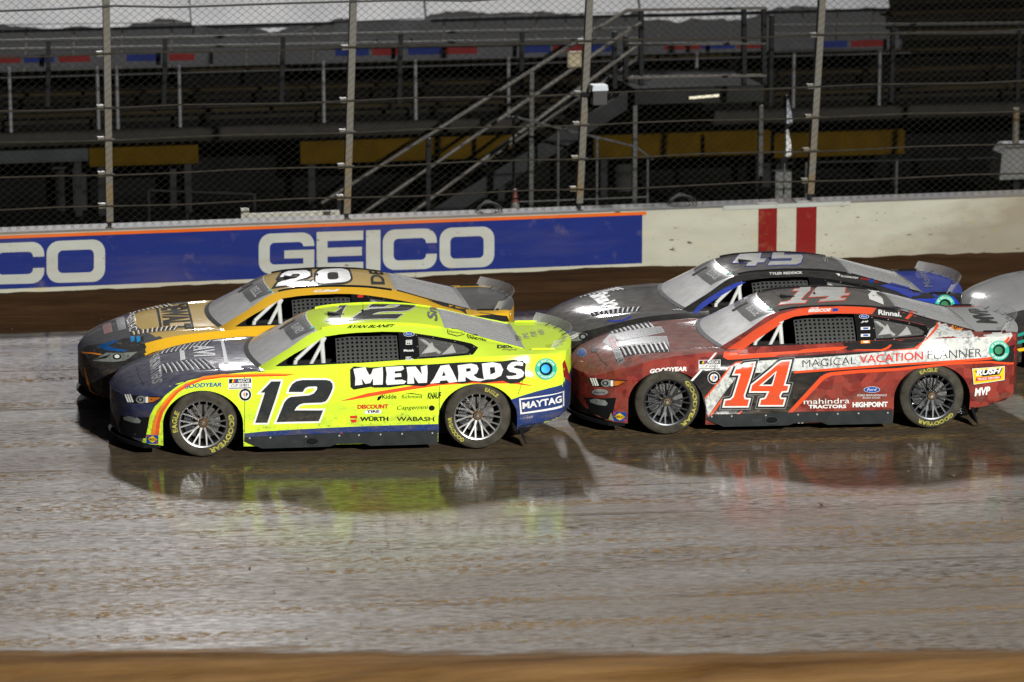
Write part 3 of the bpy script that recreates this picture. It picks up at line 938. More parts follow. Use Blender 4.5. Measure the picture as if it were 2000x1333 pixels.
def body_loft(camry=False):
    T = {k: list(v) for k, v in TB.items()}
    if camry:                                     # longer, lower, sharper nose
        for i, dz in enumerate((-.03, -.02, -.015, -.01, -.008)):
            for k in ('zr', 'zc', 'zt'): T[k][i] += dz
        for i, dw in enumerate((-.10, -.07, -.04, -.02)):
            for k in ('wt', 'wr'): T[k][i] += dw
    br = (COWL, RWIN)
    F = {k: (pchip_b(ST, v, br) if k in ('wr', 'zr', 'zc') else pchip(ST, v)) for k, v in T.items()}
    def half(s):
        g = {k: f(s) for k, f in F.items()}
        pts = [(0, g['zb']), (g['wb']*.6, g['zb'])]
        zs = np.linspace(g['zb'], g['zt'], NS)
        wf = pchip([g['zb'], min(.30, g['zb'] + .12), .58 if g['zt'] > .66 else (g['zb']+g['zt'])*.5 + .06, g['zt']], [g['wb'], g['wl'], g['wm'], g['wt']])
        for z in zs: pts.append((wf(z), float(z)))
        house = COWL - .02 < s < RWIN + .05
        for i in range(1, NU + 1):
            t = i/NU
            v = g['wt'] + (g['wr'] - g['wt'])*t; z = g['zt'] + (g['zr'] - g['zt'])*t
            bl = .030*math.sin(math.pi*t)*min(1, max(0, (g['zr'] - g['zt'])/.25))
            v += bl*.75; z += bl*.6 + (0 if house else .012*math.sin(math.pi*t))
            pts.append((v, z))
        for i in range(1, NT + 1):
            v = g['wr']*(1 - i/NT)
            pts.append((v, g['zr'] + (g['zc'] - g['zr'])*(1 - (v/g['wr'])**2)))
        return pts, g['ks']
    ss = sorted(set([round(x, 4) for x in list(np.arange(-2.33, -1.9, .03)) + list(np.arange(-1.9, 2.2, .06)) + list(np.arange(2.2, 2.47, .03)) + [COWL, ROOF0, ROOF1, RWIN, 2.47, -2.0]]))
    ss = [s for i, s in enumerate(ss) if i == 0 or s - ss[i-1] > .012 or s in (COWL, ROOF0, ROOF1, RWIN, 2.47)]
    rings = []
    def ring(s, sc=1.0, zc=.4):
        h, k = half(s)
        h = [(v*sc, zc + (z - zc)*sc) for v, z in h]
        full = [(-v, z) for v, z in h] + [(v, z) for v, z in h[-2:0:-1]]
        return [(s + k*(v/.95)**2, v, z) for v, z in full]
    for sc in (.03, .35, .7, .92): rings.append((ss[0] - .010*(1 - sc), ring(ss[0], sc, .38)))
    for s in ss: rings.append((s, ring(s)))
    for sc in (.92, .7, .35, .03): rings.append((ss[-1] + .012*(1 - sc), ring(ss[-1], sc, .62)))
    V = [p for _, r in rings for p in r]
    n = len(rings[0][1]); F_, MI = [], []
    for i in range(len(rings) - 1):
        sm = (rings[i][0] + rings[i+1][0])/2
        for k in range(n):
            l = (k + 1) % n
            F_.append((i*n + k, i*n + l, (i+1)*n + l, (i+1)*n + k))
            h = k if k < IC else n - 1 - k
            fu = (V[i*n + k][0] + V[(i+1)*n + l][0])/2; fz = (V[i*n + k][2] + V[(i+1)*n + l][2])/2
            if h < 2: m = 1
            elif sm < ss[0] or (h < IB and fu < -2.0): m = 7
            elif h >= IB and sm < -2.0: m = 2
            elif sm > ss[-1] or (h < IB and fu > 2.38): m = 8 if fz < .66 else 0
            elif h < IB: m = 0
            elif sm < COWL: m = 2
            elif h < IR: m = 0
            elif sm < ROOF0: m = 3
            elif sm < ROOF1: m = 5
            elif sm < RWIN: m = 4
            else: m = 6
            MI.append(m)
    F_.append(tuple(range(n))); MI.append(7)
    F_.append(tuple(range((len(rings)-1)*n, len(rings)*n))[::-1]); MI.append(8)
    return V, F_, MI

DLO = [(-.655,.893),(-.45,1.0),(-.133,1.150),(.03,1.170),(.20,1.180),(.45,1.184),(.624,1.178),(.80,1.160),(.974,1.133),(1.20,1.092),(1.36,1.056),(1.425,1.022),
       (1.36,.968),(.95,.944),(.624,.930),(.2,.910),(-.2,.900)]
PARTS = ['body_side', 'interior', 'hood', 'windshield', 'rear_window', 'roof', 'deck_lid', 'front_bumper', 'rear_bumper']

def cutters():
    """cavities for the cabin, the window openings and the wheel wells"""
    cab, win, well = MB(), MB(), MB()
    prof = [(-.80,.42),(-.80,.80),(-.62,.90),(-.20,1.10),(.0,1.165),(.4,1.19),(.9,1.16),(1.36,1.04),(1.45,.93),(1.45,.42)]
    wv = lambda z: .83 if z < .85 else .83 - (z - .85)*.88
    n = len(prof)
    vs = [(u, -wv(z), z) for u, z in prof] + [(u, wv(z), z) for u, z in prof]
    tr = tessellate_polygon([[Vector((u, z, 0)) for u, z in prof]])
    fs = [tuple(t) for t in tr] + [tuple(n + i for i in t)[::-1] for t in tr] + [(i, (i+1) % n, n + (i+1) % n, n + i) for i in range(n)]
    cab.add(vs, fs)
    win.prism(DLO, -1.3, -.30); win.prism(DLO, .30, 1.3)
    for cu in (-1.397, 1.397):
        arch = [(cu - .405, -.2)] + [(cu + .405*math.cos(R(a)), .325 + .36*math.sin(R(a))) for a in range(180, -1, -6)] + [(cu + .405, -.2)]
        well.prism(arch, -1.3, -.58); well.prism(arch, .58, 1.3)
    return cab, win, well

def cut_body(camry):
    V, F_, MI = body_loft(camry)
    bvh = BVHTree.FromPolygons([Vector(v) for v in V], F_)
    slots = [bpy.data.materials.new('slot') for _ in PARTS]
    o = mesh_obj('tmp_body', V, F_, slots, None, False, MI)
    bm = bmesh.new(); bm.from_mesh(o.data); bmesh.ops.recalc_face_normals(bm, faces=bm.faces); bm.to_mesh(o.data); bm.free()
    tmp = [o]
    for c in cutters():
        k = mesh_obj('tmp_cut', c.v, c.f, slots, None, False, [1]*len(c.f))
        bm = bmesh.new(); bm.from_mesh(k.data); bmesh.ops.recalc_face_normals(bm, faces=bm.faces); bm.to_mesh(k.data); bm.free()
        m = o.modifiers.new('b', 'BOOLEAN'); m.operation = 'DIFFERENCE'; m.solver = 'EXACT'; m.object = k
        tmp.append(k)
    dg = bpy.context.evaluated_depsgraph_get(); dg.update()
    me = bpy.data.meshes.new_from_object(o.evaluated_get(dg))
    out = {}
    for i, nm in enumerate(PARTS):
        bm = bmesh.new(); bm.from_mesh(me)
        bmesh.ops.delete(bm, geom=[f for f in bm.faces if f.material_index != i], context='FACES')
        for f in bm.faces: f.material_index = 0; f.smooth = True
        p = bpy.data.meshes.new(nm); bm.to_mesh(p); bm.free()
        p.set_sharp_from_angle(angle=R(28))
        out[nm] = p
    for t in tmp: bpy.data.objects.remove(t, do_unlink=True)
    bpy.data.meshes.remove(me)
    return out, bvh
BODY = {False: cut_body(False), True: cut_body(True)}

# ------------------------------------------------------------------ flat shapes laid on a body
_tc = {}
def text2d(txt, bold=0.0, shear=0.0, space=1.0):
    key = (txt, bold, shear, space)
    if key in _tc: return _tc[key]
    cu = bpy.data.curves.new('t', 'FONT')
    cu.body = txt; cu.size = 1; cu.offset = bold; cu.shear = shear; cu.resolution_u = 3; cu.space_character = space
    o = bpy.data.objects.new('t', cu); COL.objects.link(o)
    dg = bpy.context.evaluated_depsgraph_get(); dg.update()
    me = bpy.data.meshes.new_from_object(o.evaluated_get(dg))
    v = np.array([x.co[:2] for x in me.vertices]) if len(me.vertices) else np.zeros((1, 2))
    lo, hi = v.min(0), v.max(0)
    v = (v - lo)/np.maximum(hi - lo, 1e-6)
    f = [tuple(p.vertices) for p in me.polygons]
    bpy.data.objects.remove(o, do_unlink=True); bpy.data.curves.remove(cu); bpy.data.meshes.remove(me)
    _tc[key] = (v, f, (hi - lo))
    return _tc[key]

def smooth_poly(p, n=5):
    out = []
    k = len(p)
    for i in range(k):
        p0, p1, p2, p3 = (np.array(p[(i + j - 1) % k], float) for j in range(4))
        for q in range(n):
            t = q/n
            out.append(tuple(.5*((2*p1) + (-p0+p2)*t + (2*p0-5*p1+4*p2-p3)*t*t + (-p0+3*p1-3*p2+p3)*t**3)))
    return out
def grow(p, d):
    """offset a closed outline outwards by d"""
    p = [np.array(q, float) for q in p]
    A = sum(p[i][0]*p[(i+1) % len(p)][1] - p[(i+1) % len(p)][0]*p[i][1] for i in range(len(p)))
    sg = 1 if A > 0 else -1
    out = []
    for i in range(len(p)):
        a, b, c = p[i-1], p[i], p[(i+1) % len(p)]
        e1, e2 = b - a, c - b
        n1 = np.array([e1[1], -e1[0]])/(np.hypot(*e1) + 1e-9); n2 = np.array([e2[1], -e2[0]])/(np.hypot(*e2) + 1e-9)
        m = n1 + n2; L_ = max(np.dot(m, m), .5)
        out.append(tuple(b + sg*d*2*m/L_))
    return out
def circ(c, r, n=28, ry=None): return [(c[0] + r*math.cos(2*math.pi*i/n), c[1] + (ry or r)*math.sin(2*math.pi*i/n)) for i in range(n)]
def win(ox, oy, s):
    """turns points read off an enlarged window of the photograph into photograph pixels"""
    return lambda *pts: [(ox + x/s, oy + y/s) for x, y in pts]

class Car:
    def __init__(self, name, label, pose, camry, mats, group='stock cars racing in two lines'):
        self.root = empty(name, (pose[0], pose[1], 0), pose[2])
        tag(self.root, label, 'race car', group)
        self.M = Matrix.Translation((pose[0], pose[1], 0)) @ Matrix.Rotation(pose[2], 4, 'Z')
        self.Mi = self.M.inverted()
        meshes, self.bvh = BODY[camry]
        self.parts = {}
        for nm in PARTS:
            me = meshes[nm].copy(); me.materials.clear(); me.materials.append(mats.get(nm) or mats['body_side'])
            self.parts[nm] = obj_of(nm, me, self.root)
    def hit(self, px, py, mode='side'):
        o = self.Mi @ CAM; d = (self.Mi.to_3x3() @ ray(px, py)).normalized()
        loc, nor, i, dist = self.bvh.ray_cast(o, d)
        if loc is None:
            if mode == 'top': t = (.9 - o.z)/d.z
            elif mode == 'front': t = (-2.2 - o.x)/d.x
            else: t = (-.93 - o.y)/d.y
            loc = o + d*t
        return loc
    def dom(self, p, mode):
        return {'side': (p.x, p.z), 'top': (p.x, p.y), 'front': (p.y, p.z)}[mode]
    def uv(self, px, py, mode): return self.dom(self.hit(px, py, mode), mode)
    def lay(self, name, v2, faces, mat, mode='side', lv=1, parent=None, grid=.035, inset=0.0, minn=.10):
        bm = bmesh.new()
        vs = [bm.verts.new((x, y, 0)) for x, y in v2]
        for f in faces:
            try: bm.faces.new([vs[i] for i in f])
            except ValueError: pass
        a = np.array(v2)
        for ax in (0, 1):
            lo, hi = a[:, ax].min(), a[:, ax].max()
            k = math.ceil(lo/grid)*grid
            while k < hi:
                co = [0, 0, 0]; no = [0, 0, 0]; co[ax] = k; no[ax] = 1
                bmesh.ops.bisect_plane(bm, geom=bm.verts[:] + bm.edges[:] + bm.faces[:], dist=1e-5, plane_co=co, plane_no=no)
                k += grid
        bad = []
        off = .0016 + .0013*lv - inset
        for v in bm.verts:
            x, y = v.co.x, v.co.y
            o, d = {'side': (Vector((x, -3, y)), Vector((0, 1, 0))), 'top': (Vector((x, y, 3)), Vector((0, 0, -1))),
                    'front': (Vector((-5, x, y)), Vector((1, 0, 0)))}[mode]
            loc, nor, i, dist = self.bvh.ray_cast(o, d)
            if loc is None: bad.append(v); continue
            if nor.dot(d) > 0: nor = -nor
            if -nor.dot(d) < minn: bad.append(v); continue
            v.co = loc + nor*off
        bmesh.ops.delete(bm, geom=bad, context='VERTS')
        for f in bm.faces: f.smooth = True
        me = bpy.data.meshes.new(name); bm.to_mesh(me); bm.free()
        me.materials.append(mat)
        return obj_of(name, me, parent or self.root)
    def recolor(self, part, test, mat, strict=False):
        """gives the panels of a part that pass the test another paint"""
        me = self.parts[part].data
        me.materials.append(mat); k = len(me.materials) - 1
        for p in me.polygons:
            if (all(test(*me.vertices[i].co) for i in p.vertices) if strict else test(*p.center)): p.material_index = k
    def under(self, part, pts, mat, mode='side', strict=True):
        """same paint below a laid shape, so that its border never shows the base colour"""
        l = [self.uv(*p, mode) for p in pts]
        def inside(x, y, z):
            if mode == 'side' and y > 0: return False
            a, b = (x, z) if mode == 'side' else (x, y)
            r_ = False
            for (x0, y0), (x1, y1) in zip(l, l[1:] + l[:1]):
                if (y0 > b) != (y1 > b) and a < (x1 - x0)*(b - y0)/(y1 - y0) + x0: r_ = not r_
            return r_
        self.recolor(part, inside, mat, strict)
    def poly(self, name, pts, mat, mode='side', lv=1, holes=(), smooth=False, px=True, parent=None, **kw):
        loops = [list(pts)] + [list(h) for h in holes]
        if smooth: loops = [smooth_poly(l) for l in loops]
        if px: loops = [[self.uv(*p, mode) for p in l] for l in loops]
        tr = tessellate_polygon([[Vector((*p, 0)) for p in l] for l in loops])
        return self.lay(name, [p for l in loops for p in l], [tuple(t) for t in tr], mat, mode, lv, parent, **kw)
    def quadtext(self, txt, q, mat, mode='side', lv=2, bold=.0, shear=0.0, name='lettering', parent=None, arc=0.0, px=True, space=1.0, **kw):
        """text stretched into a quad of pixels: bottom left, bottom right, top right, top left"""
        v, f, _ = text2d(txt, bold, shear, space)
        c = [np.array(self.uv(*p, mode) if px else p) for p in q]
        out = []
        for a, b in v:
            bb = b + arc*(4*a*(1 - a))
            out.append(tuple((c[0]*(1-a) + c[1]*a)*(1-bb) + (c[3]*(1-a) + c[2]*a)*bb))
        return self.lay(name, out, f, mat, mode, lv, parent, grid=kw.pop('grid', .03), **kw)
    def tx(self, txt, bl, br, h, mat, **kw):
        return self.quadtext(txt, [bl, br, (br[0], br[1] - h), (bl[0], bl[1] - h)], mat, **kw)

# ------------------------------------------------------------------ shared car materials
BLACK = paint('gloss_black', (.012, .012, .013), .06)
FLAT = plain('flat_black', (.010, .010, .011), .8, 0, .3, 5, .08)
INTER = plain('cabin_black', (.012, .011, .010), .9, 0, .3, 5)
CARBON = plain('skirt_carbon', (.026, .031, .031), .5, 0, .45, 8, .15)
RUBBER = plain('tyre_rubber', (.070, .062, .046), .7, 0, .68, 9, .2, .1)
RIM_S = plain('rim_machined', (.38, .38, .37), .36, .9, .2, 12)
RIM_D = plain('rim_dark', (.075, .08, .085), .35, .8, .25, 12)
RIM_IN = plain('rim_barrel', (.055, .05, .045), .5, .6, .4, 10)
DISC = plain('brake_disc', (.20, .195, .19), .4, .9, .3, 14)
NUT = plain('hub_nut', (.16, .10, .05), .45, .7, .3, 20)
CHROME = plain('nut_steel', (.75, .75, .74), .2, 1.0, .1, 20)
WHITE = paint('decal_white', (.80, .80, .77), .10)
DWHITE = paint('bar_white', (.70, .70, .66), .12)
TYREY = plain('tyre_letter', (.50, .47, .09), .7, 0, .6, 30, .1)
GREYP = plain('pale_grey_vent', (.42, .42, .40), .5, 0, .2, 8)
NET = plain('net_webbing', (.050, .052, .050), .7, 0, .25, 30)
CAGE = plain('cage_white', (.62, .63, .60), .35, 0, .15, 8)

def glass_mat(name, tint, dust, alpha):
    """polycarbonate hazed with clay film, heavy dust also painting in glare"""
    m, nt, b = new_mat(name)
    c = coords(nt)
    f = noise(nt, 4, 6, coords(nt, (1.2, 5, 5)), .6)
    spl = ramp(nt, noise(nt, 60, 2, c), [(.63, 0.), (.70, 1.)])
    d = math_(nt, 'ADD', math_(nt, 'MULTIPLY', ramp(nt, f, [(.3, .72), (.7, 1.)]), dust), math_(nt, 'MULTIPLY', spl, .25), True)
    L(nt, mixc(nt, d, tint, (.74, .74, .73)), b.inputs['Base Color'])
    L(nt, math_(nt, 'ADD', math_(nt, 'MULTIPLY', d, .25), .14), b.inputs['Roughness'])
    b.inputs['Coat Weight'].default_value = .6
    b.inputs['Coat Roughness'].default_value = .12
    L(nt, math_(nt, 'ADD', math_(nt, 'MULTIPLY', d, 1 - alpha), alpha, True), b.inputs['Alpha'])
    _mc[name] = m
    return m
WSHIELD = glass_mat('windshield_glass', (.14, .145, .15), .85, .97)  # pale film is part dust, part glare painted into the colour
RWINDOW = glass_mat('rear_glass', (.12, .125, .13), .55, .97)
CLEAR = glass_mat('spoiler_clear', (.80, .81, .82), .10, .14)
PANE = glass_mat('quarter_pane', (.10, .10, .09), .25, .22)

# ------------------------------------------------------------------ wheels
def wheel_meshes():
    d = {}
    d['tyre'] = MB().lathe([(.232,-.128),(.245,-.146),(.275,-.1505),(.312,-.149),(.333,-.138),(.343,-.118),(.345,-.08),(.345,.08),(.343,.118),(.33,.14),(.27,.15),(.24,.14),(.232,.128)], 72)
    d['rim'] = MB().lathe([(.226,-.122),(.233,-.150),(.245,-.1535),(.248,-.147),(.233,-.118)], 64, closed=True)
    d['barrel'] = MB().lathe([(.231,-.128),(.222,-.11),(.212,-.06),(.212,.128),(.231,.128)], 48)
    sp = MB()
    def blade(p, q, wp, hp, wq, hq):
        dd = (q - p).normalized(); s = dd.cross(Vector((0, 1, 0))).normalized(); t = Vector((0, 1, 0))
        vs = []
        for c, w_, h_ in ((p, wp, hp), (q, wq, hq)):
            for i, j in ((-1,-1),(1,-1),(1,1),(-1,1)): vs.append(c + s*(w_*i) + t*(h_*j))
        sp.add(vs, [(3,2,1,0),(4,5,6,7),(0,1,5,4),(1,2,6,5),(2,3,7,6),(3,0,4,7)])
    for k in range(10):
        a = 2*math.pi*(k + .25)/10
        P_ = lambda r, y, an: Vector((r*math.cos(an), y, r*math.sin(an)))
        blade(P_(.05, -.098, a), P_(.118, -.110, a), .012, .016, .009, .014)
        for sg in (-1, 1): blade(P_(.110, -.110, a + sg*R(1.5)), P_(.238, -.136, a + sg*R(8.6)), .0072, .013, .0075, .010)
    d['spokes'] = sp
    d['hub'] = MB().lathe([(.0,-.112),(.055,-.112),(.066,-.098),(.066,-.06),(0,-.06)], 32)
    d['nut_ring'] = MB().lathe([(.022,-.128),(.038,-.128),(.046,-.114),(.046,-.11)], 24)
    d['nut'] = MB().lathe([(0,-.142),(.016,-.142),(.023,-.130),(.023,-.112)], 12)
    d['brake_disc'] = MB().lathe([(.07,-.035),(.178,-.035),(.178,-.005),(.07,-.005)], 48, closed=True)
    cp = MB()
    for a in range(140, 205, 8):
        c, s = math.cos(R(a)), math.sin(R(a)); c2, s2 = math.cos(R(a + 8)), math.sin(R(a + 8))
        cp.add([(.12*c,-.07,.12*s),(.195*c,-.07,.195*s),(.195*c2,-.07,.195*s2),(.12*c2,-.07,.12*s2),(.12*c,.02,.12*s),(.195*c,.02,.195*s),(.195*c2,.02,.195*s2),(.12*c2,.02,.12*s2)],
               [(0,1,2,3),(1,5,6,2),(0,4,5,1),(3,2,6,7)])
    d['caliper'] = cp
    out = {}
    for k, m in d.items():
        o = m.build('wheel_' + k, FLAT, None, k not in ('spokes', 'caliper', 'nut'))
        out[k] = o.data; bpy.data.objects.remove(o, do_unlink=True)
    return out
WM = wheel_meshes()
def tyre_text(txt, a0, a1, r0, r1, parent, mat):
    """letters bent round the sidewall; angles in degrees, read clockwise seen from outside"""
    v, f, _ = text2d(txt, .035)
    V = []
    for a, b in v:
        th = R(a0 + (a1 - a0)*a); r = r0 + (r1 - r0)*b
        V.append((r*math.cos(th), -.1535 if r < .315 else -.1515, r*math.sin(th)))
    return mesh_obj('sidewall_lettering', V, f, mat, parent)
def add_wheels(car, dark, letters=True, spin=(10, 27, 41, 3)):
    k = 0
    for u, nm in ((-1.397, 'front'), (1.397, 'rear')):
        for sd in (-1, 1):
            wv = .822
            e = empty('wheel', (u, sd*wv, .345), 0 if sd < 0 else math.pi, car.root)
            for part, me in WM.items():
                m2 = me.copy(); m2.materials.clear()
                m2.materials.append({'tyre': RUBBER, 'rim': RIM_D if dark else RIM_S, 'spokes': RIM_D if dark else RIM_S, 'barrel': RIM_IN, 'hub': RIM_D if dark else NUT, 'nut_ring': NUT, 'nut': CHROME, 'brake_disc': DISC, 'caliper': RIM_D}[part])
                o = obj_of(part, m2, e)
                if part == 'spokes': o.rotation_euler = (0, R(spin[k]), 0)
            if letters and sd < 0:
                L1 = letters[0 if u < 0 else 1]
                for t in L1: tyre_text(*t, e, TYREY)
            k += 1

# ------------------------------------------------------------------ fittings every car has
def fit_out(car, rail_mat, quarter=True, near=True, skirt=CARBON):
    P = lambda u, mode, a, b: None
    rt = car.root
    # side skirts
    prof = [(-.985,.195),(-.985,.150),(-.80,.07),(-.12,.07),(-.04,.098),(.22,.098),(.30,.065),(.985,.065),(.985,.21),(0,.205)]
    for sd in (-1, 1):
        y0, y1 = (-.966, -.90) if sd < 0 else (.90, .966)
        MB().prism(prof, y0, y1).build('side_skirt', skirt, rt)
    sk = rt.children[-2]
    if near:
        ex = -.30
        MB().add([(ex + .062*math.cos(t), -.968, .132 + .034*math.sin(t)) for t in np.linspace(0, 6.2832, 25)[:-1]], [tuple(range(24))]).build('exhaust_opening', FLAT, rt)
        rg = MB(); n = 28
        vs = []
        for i in range(n):
            t = 2*math.pi*i/n
            for r_, y in ((1.0, -.967), (1.0, -.976), (1.2, -.976), (1.25, -.967)):
                vs.append((ex + .062*r_*math.cos(t), y, .132 + .034*r_*math.sin(t)))
        rg.add(vs, [(4*i + k, 4*((i+1) % n) + k, 4*((i+1) % n) + k + 1, 4*i + k + 1) for i in range(n) for k in range(3)])
        rg.build('exhaust_ring', RIM_D, rt, True)
        mb = MB()
        for i in range(6): mb.box((-.50 + i*.017, -.970, .118), (-.49 + i*.017, -.9665, .150))
        mb.build('skirt_vent', RIM_D, rt)
        for u in (-.93, -.72, -.36, -.02, .18, .40, .62, .93):
            o = MB().lathe([(0, -.972), (.008, -.972), (.010, -.966)], 10).build('rivet', GREYP, rt); o.location = (u, 0, .182)
    # splitter
    pts = []
    for i in range(25):
        v = -.86 + 1.72*i/24
        pts.append((-2.352 + .43*(v/.95)**2, v))
    pts = pts + [(-1.83, .88), (-1.83, -.88)]
    n = len(pts)
    MB().add([(u, v, .085) for u, v in pts] + [(u, v, .118) for u, v in pts],
             [tuple(range(n)), tuple(range(n, 2*n))[::-1]] + [(i, (i+1) % n, n + (i+1) % n, n + i) for i in range(n)]).build('splitter', FLAT, rt)
    # mud flap behind the rear wheel
    for sd in (-1, 1):
        MB().prism([(1.80, .24), (1.84, .24), (1.905, .03), (1.895, .03)], *((-.95, -.60) if sd < 0 else (.60, .95))).build('mud_flap', FLAT, rt)
    # roof rails: thin flanges on both roof edges
    def top_z(u, v):
        loc, nor, i, d = car.bvh.ray_cast(Vector((u, v, 3)), Vector((0, 0, -1)))
        return loc.z if loc else 1.0
    for sd in (-1, 1):
        for u0, u1, mt, h in ((-.16, 1.07, rail_mat, .022), (1.13, 1.90, FLAT if rail_mat is FLAT else rail_mat, .012)):
            us = np.linspace(u0, u1, 22)
            vs = []
            for u in us:
                vv = (.55 if u < 1.1 else .535 + (u - 1.1)*.165)*sd
                z = top_z(u, vv) - .004
                for dv, dz in ((.008, 0), (.012, h), (-.004, h), (-.006, 0)): vs.append((u, vv + dv*sd, z + dz))
            fs = [(4*i + k, 4*i + (k+1) % 4, 4*(i+1) + (k+1) % 4, 4*(i+1) + k) for i in range(21) for k in range(4)] + [(0,1,2,3), (84,85,86,87)]
            mesh_obj('roof_rail' if u0 < 0 else 'window_rail', vs, fs, mt, rt)
    # clear rear spoiler
    vs = []
    n = 25
    for i in range(n):
        v = -.75 + 1.5*i/(n - 1)
        u = 2.425 - .235*(v/.75)**2 - (.03 if abs(v) > .74 else 0)
        z = top_z(u - .03, v*.97) - .004
        vs += [(u, v, z), (u + .055, v*1.01, z + .105), (u + .061, v*1.01, z + .105), (u + .006, v, z)]
    fs = [(4*i + k, 4*i + (k+1) % 4, 4*(i+1) + (k+1) % 4, 4*(i+1) + k) for i in range(n - 1) for k in range(4)] + [(0,1,2,3), (4*n-4, 4*n-3, 4*n-2, 4*n-1)]
    sp = mesh_obj('spoiler', vs, fs, CLEAR, rt, True); sp.data.set_sharp_from_angle(angle=R(40))
    mb = MB()
    for i in range(2, n - 2, 3):
        a = Vector(vs[4*i]); mb.bar(a + Vector((-.035, 0, .012)), a + Vector((.012, 0, .035)), .02, .006)
    mb.build('spoiler_brace', DARKSTEEL, sp)
    # low deck side strips
    for sd in (-1, 1):
        us = np.linspace(1.98, 2.22, 8); v2 = []
        for u in us:
            vv = sd*.735; z = top_z(u, vv) - .004
            for dv, dz in ((.004, 0), (.004, .022), (-.004, .022), (-.004, 0)): v2.append((u, vv + dv, z + dz))
        mesh_obj('deck_strip', v2, [(4*i + k, 4*i + (k+1) % 4, 4*(i+1) + (k+1) % 4, 4*(i+1) + k) for i in range(7) for k in range(4)], rail_mat, rt)
    # roof fittings: camera pod and aerial
    z = top_z(-.02, -.12)
    MB().prism([(-.07, z - .01), (.10, z - .004), (.10, z + .006), (-.07, z + .030)], -.15, -.08).build('roof_scoop', FLAT, rt)
    z = top_z(.30, -.05)
    mb = MB(); mb.tube((.30, -.05, z - .01), (.30, -.05, z + .02), .018, 10, .010); mb.tube((.30, -.05, z + .02), (.305, -.05, z + .17), .002, 5); mb.build('aerial', FLAT, rt)
    # cowl strip at the foot of the windshield
    vs = []
    n = 29
    for i in range(n):
        v = -.74 + 1.48*i/(n - 1)
        u = COWL + .17*(v/.95)**2
        for du in (-.016, .030):
            vs.append((u + du, v, top_z(u + du, v) + .004))
    mesh_obj('cowl_strip', vs, [(2*i, 2*i + 1, 2*i + 3, 2*i + 2) for i in range(n - 1)], DARKSTEEL, rt, True)
    # ribs of the rear window
    for k in range(11):
        v = -.46 + .92*k/10
        vs = []
        for u in np.linspace(1.13, 1.86, 10):
            vv = v*(1 + (u - 1.1)*.3); z = top_z(u, vv)
            vs += [(u, vv - .006, z), (u, vv, z + .004), (u, vv + .006, z)]
        mesh_obj('window_rib', vs, [(3*i + a, 3*i + a + 1, 3*i + a + 4, 3*i + a + 3) for i in range(9) for a in (0, 1)], CLEAR, rt)
    if not near: return
    # driver's net
    us = lambda c: -.03 + c*.0485
    cells_v, cells_f = [], []
    nc, nr = 13, 7
    for c in range(nc):
        for r_ in range(nr):
            u0, u1 = us(c), us(c + 1)
            zb_ = lambda u: .905 + .03*(u - .0)*.8
            zt_ = lambda u: 1.158 - .10*max(0, .12 - u)
            zz = lambda u, k: zb_(u) + (zt_(u) - zb_(u))*k/nr
            q = [(u0, zz(u0, r_)), (u1, zz(u1, r_)), (u1, zz(u1, r_ + 1)), (u0, zz(u0, r_ + 1))]
            cx, cz = sum(p[0] for p in q)/4, sum(p[1] for p in q)/4
            i_ = [(cx + (p[0] - cx)*.46, cz + (p[1] - cz)*.50) for p in q]
            b0 = len(cells_v); cells_v += q + i_
            cells_f += [(b0 + j, b0 + (j+1) % 4, b0 + 4 + (j+1) % 4, b0 + 4 + j) for j in range(4)]
    car.lay('window_net', cells_v, cells_f, NET, 'side', 0, None, grid=9, inset=.022)
    # roll cage and seat seen through the opening
    for pts, r_ in (([(-.46,-.76,.84),(-.44,-.74,.93),(-.20,-.62,1.12)], .021), ([(-.31,-.74,.84),(-.13,-.60,1.13)], .019), ([(-.155,-.71,.84),(-.165,-.60,1.14)], .024),
                    ([(.80,-.57,1.13),(1.10,-.66,.90)], .02), ([(.66,-.70,.45),(.66,-.56,1.13)], .024)):
        o = MB().path(pts, r_, 10).build('cage_bar', CAGE if r_ != .024 or pts[0][0] < 0 else INTER, rt, True)
    mb = MB().box((.22, -.62, .45), (.62, -.18, .80)); mb.box((.45, -.60, .80), (.66, -.20, 1.12)); mb.build('seat', INTER, rt)
    MB().box((-.62, -.70, .60), (-.44, .70, .86)).build('dashboard', INTER, rt)
    # pillar panel with stickers, rear quarter window
    B0, B1 = .615, .785
    zt_, zb_ = 1.178, .930
    car.poly('pillar_panel', [(B0, zb_), (B1, zb_ + .01), (B1, 1.164), (B0, 1.180)], FLAT, lv=0, px=False, inset=.004)
    outer = [(B1, .938), (B1, 1.164), (.974, 1.135), (1.20, 1.094), (1.36, 1.058), (1.425, 1.022), (1.36, .966), (.95, .942)]
    inner = [(.815, .957), (.815, 1.136), (.96, 1.113), (1.18, 1.072), (1.28, 1.047), (1.335, 1.012), (1.31, .985), (.97, .963)]
    car.poly('window_frame', outer, FLAT, lv=0, holes=[inner[::-1]], px=False, inset=.004)
    car.poly('quarter_window', inner, PANE, lv=0, px=False, inset=.010)
    for du in (0, .205):
        dz = -.01*(du > 0)
        car.poly('window_vent', [(.835 + du, .985 + dz), (.985 + du, 1.000 + dz), (.955 + du, 1.085 + dz*2.6), (.945 + du, 1.08 + dz*2.6)], GREYP, lv=2, px=False, inset=.006)
    for u, z in ((.80,1.145),(.97,1.122),(1.19,1.083),(1.38,1.03),(1.33,.975),(1.0,.952),(.80,.948),(.80,1.05)):
        p = car.bvh.ray_cast(Vector((u, -3, z)), Vector((0, 1, 0)))
        o = MB().lathe([(0, -.006), (.006, -.006), (.008, 0)], 8).build('window_screw', CHROME, rt); o.location = p[0] + Vector((0, .001, 0))

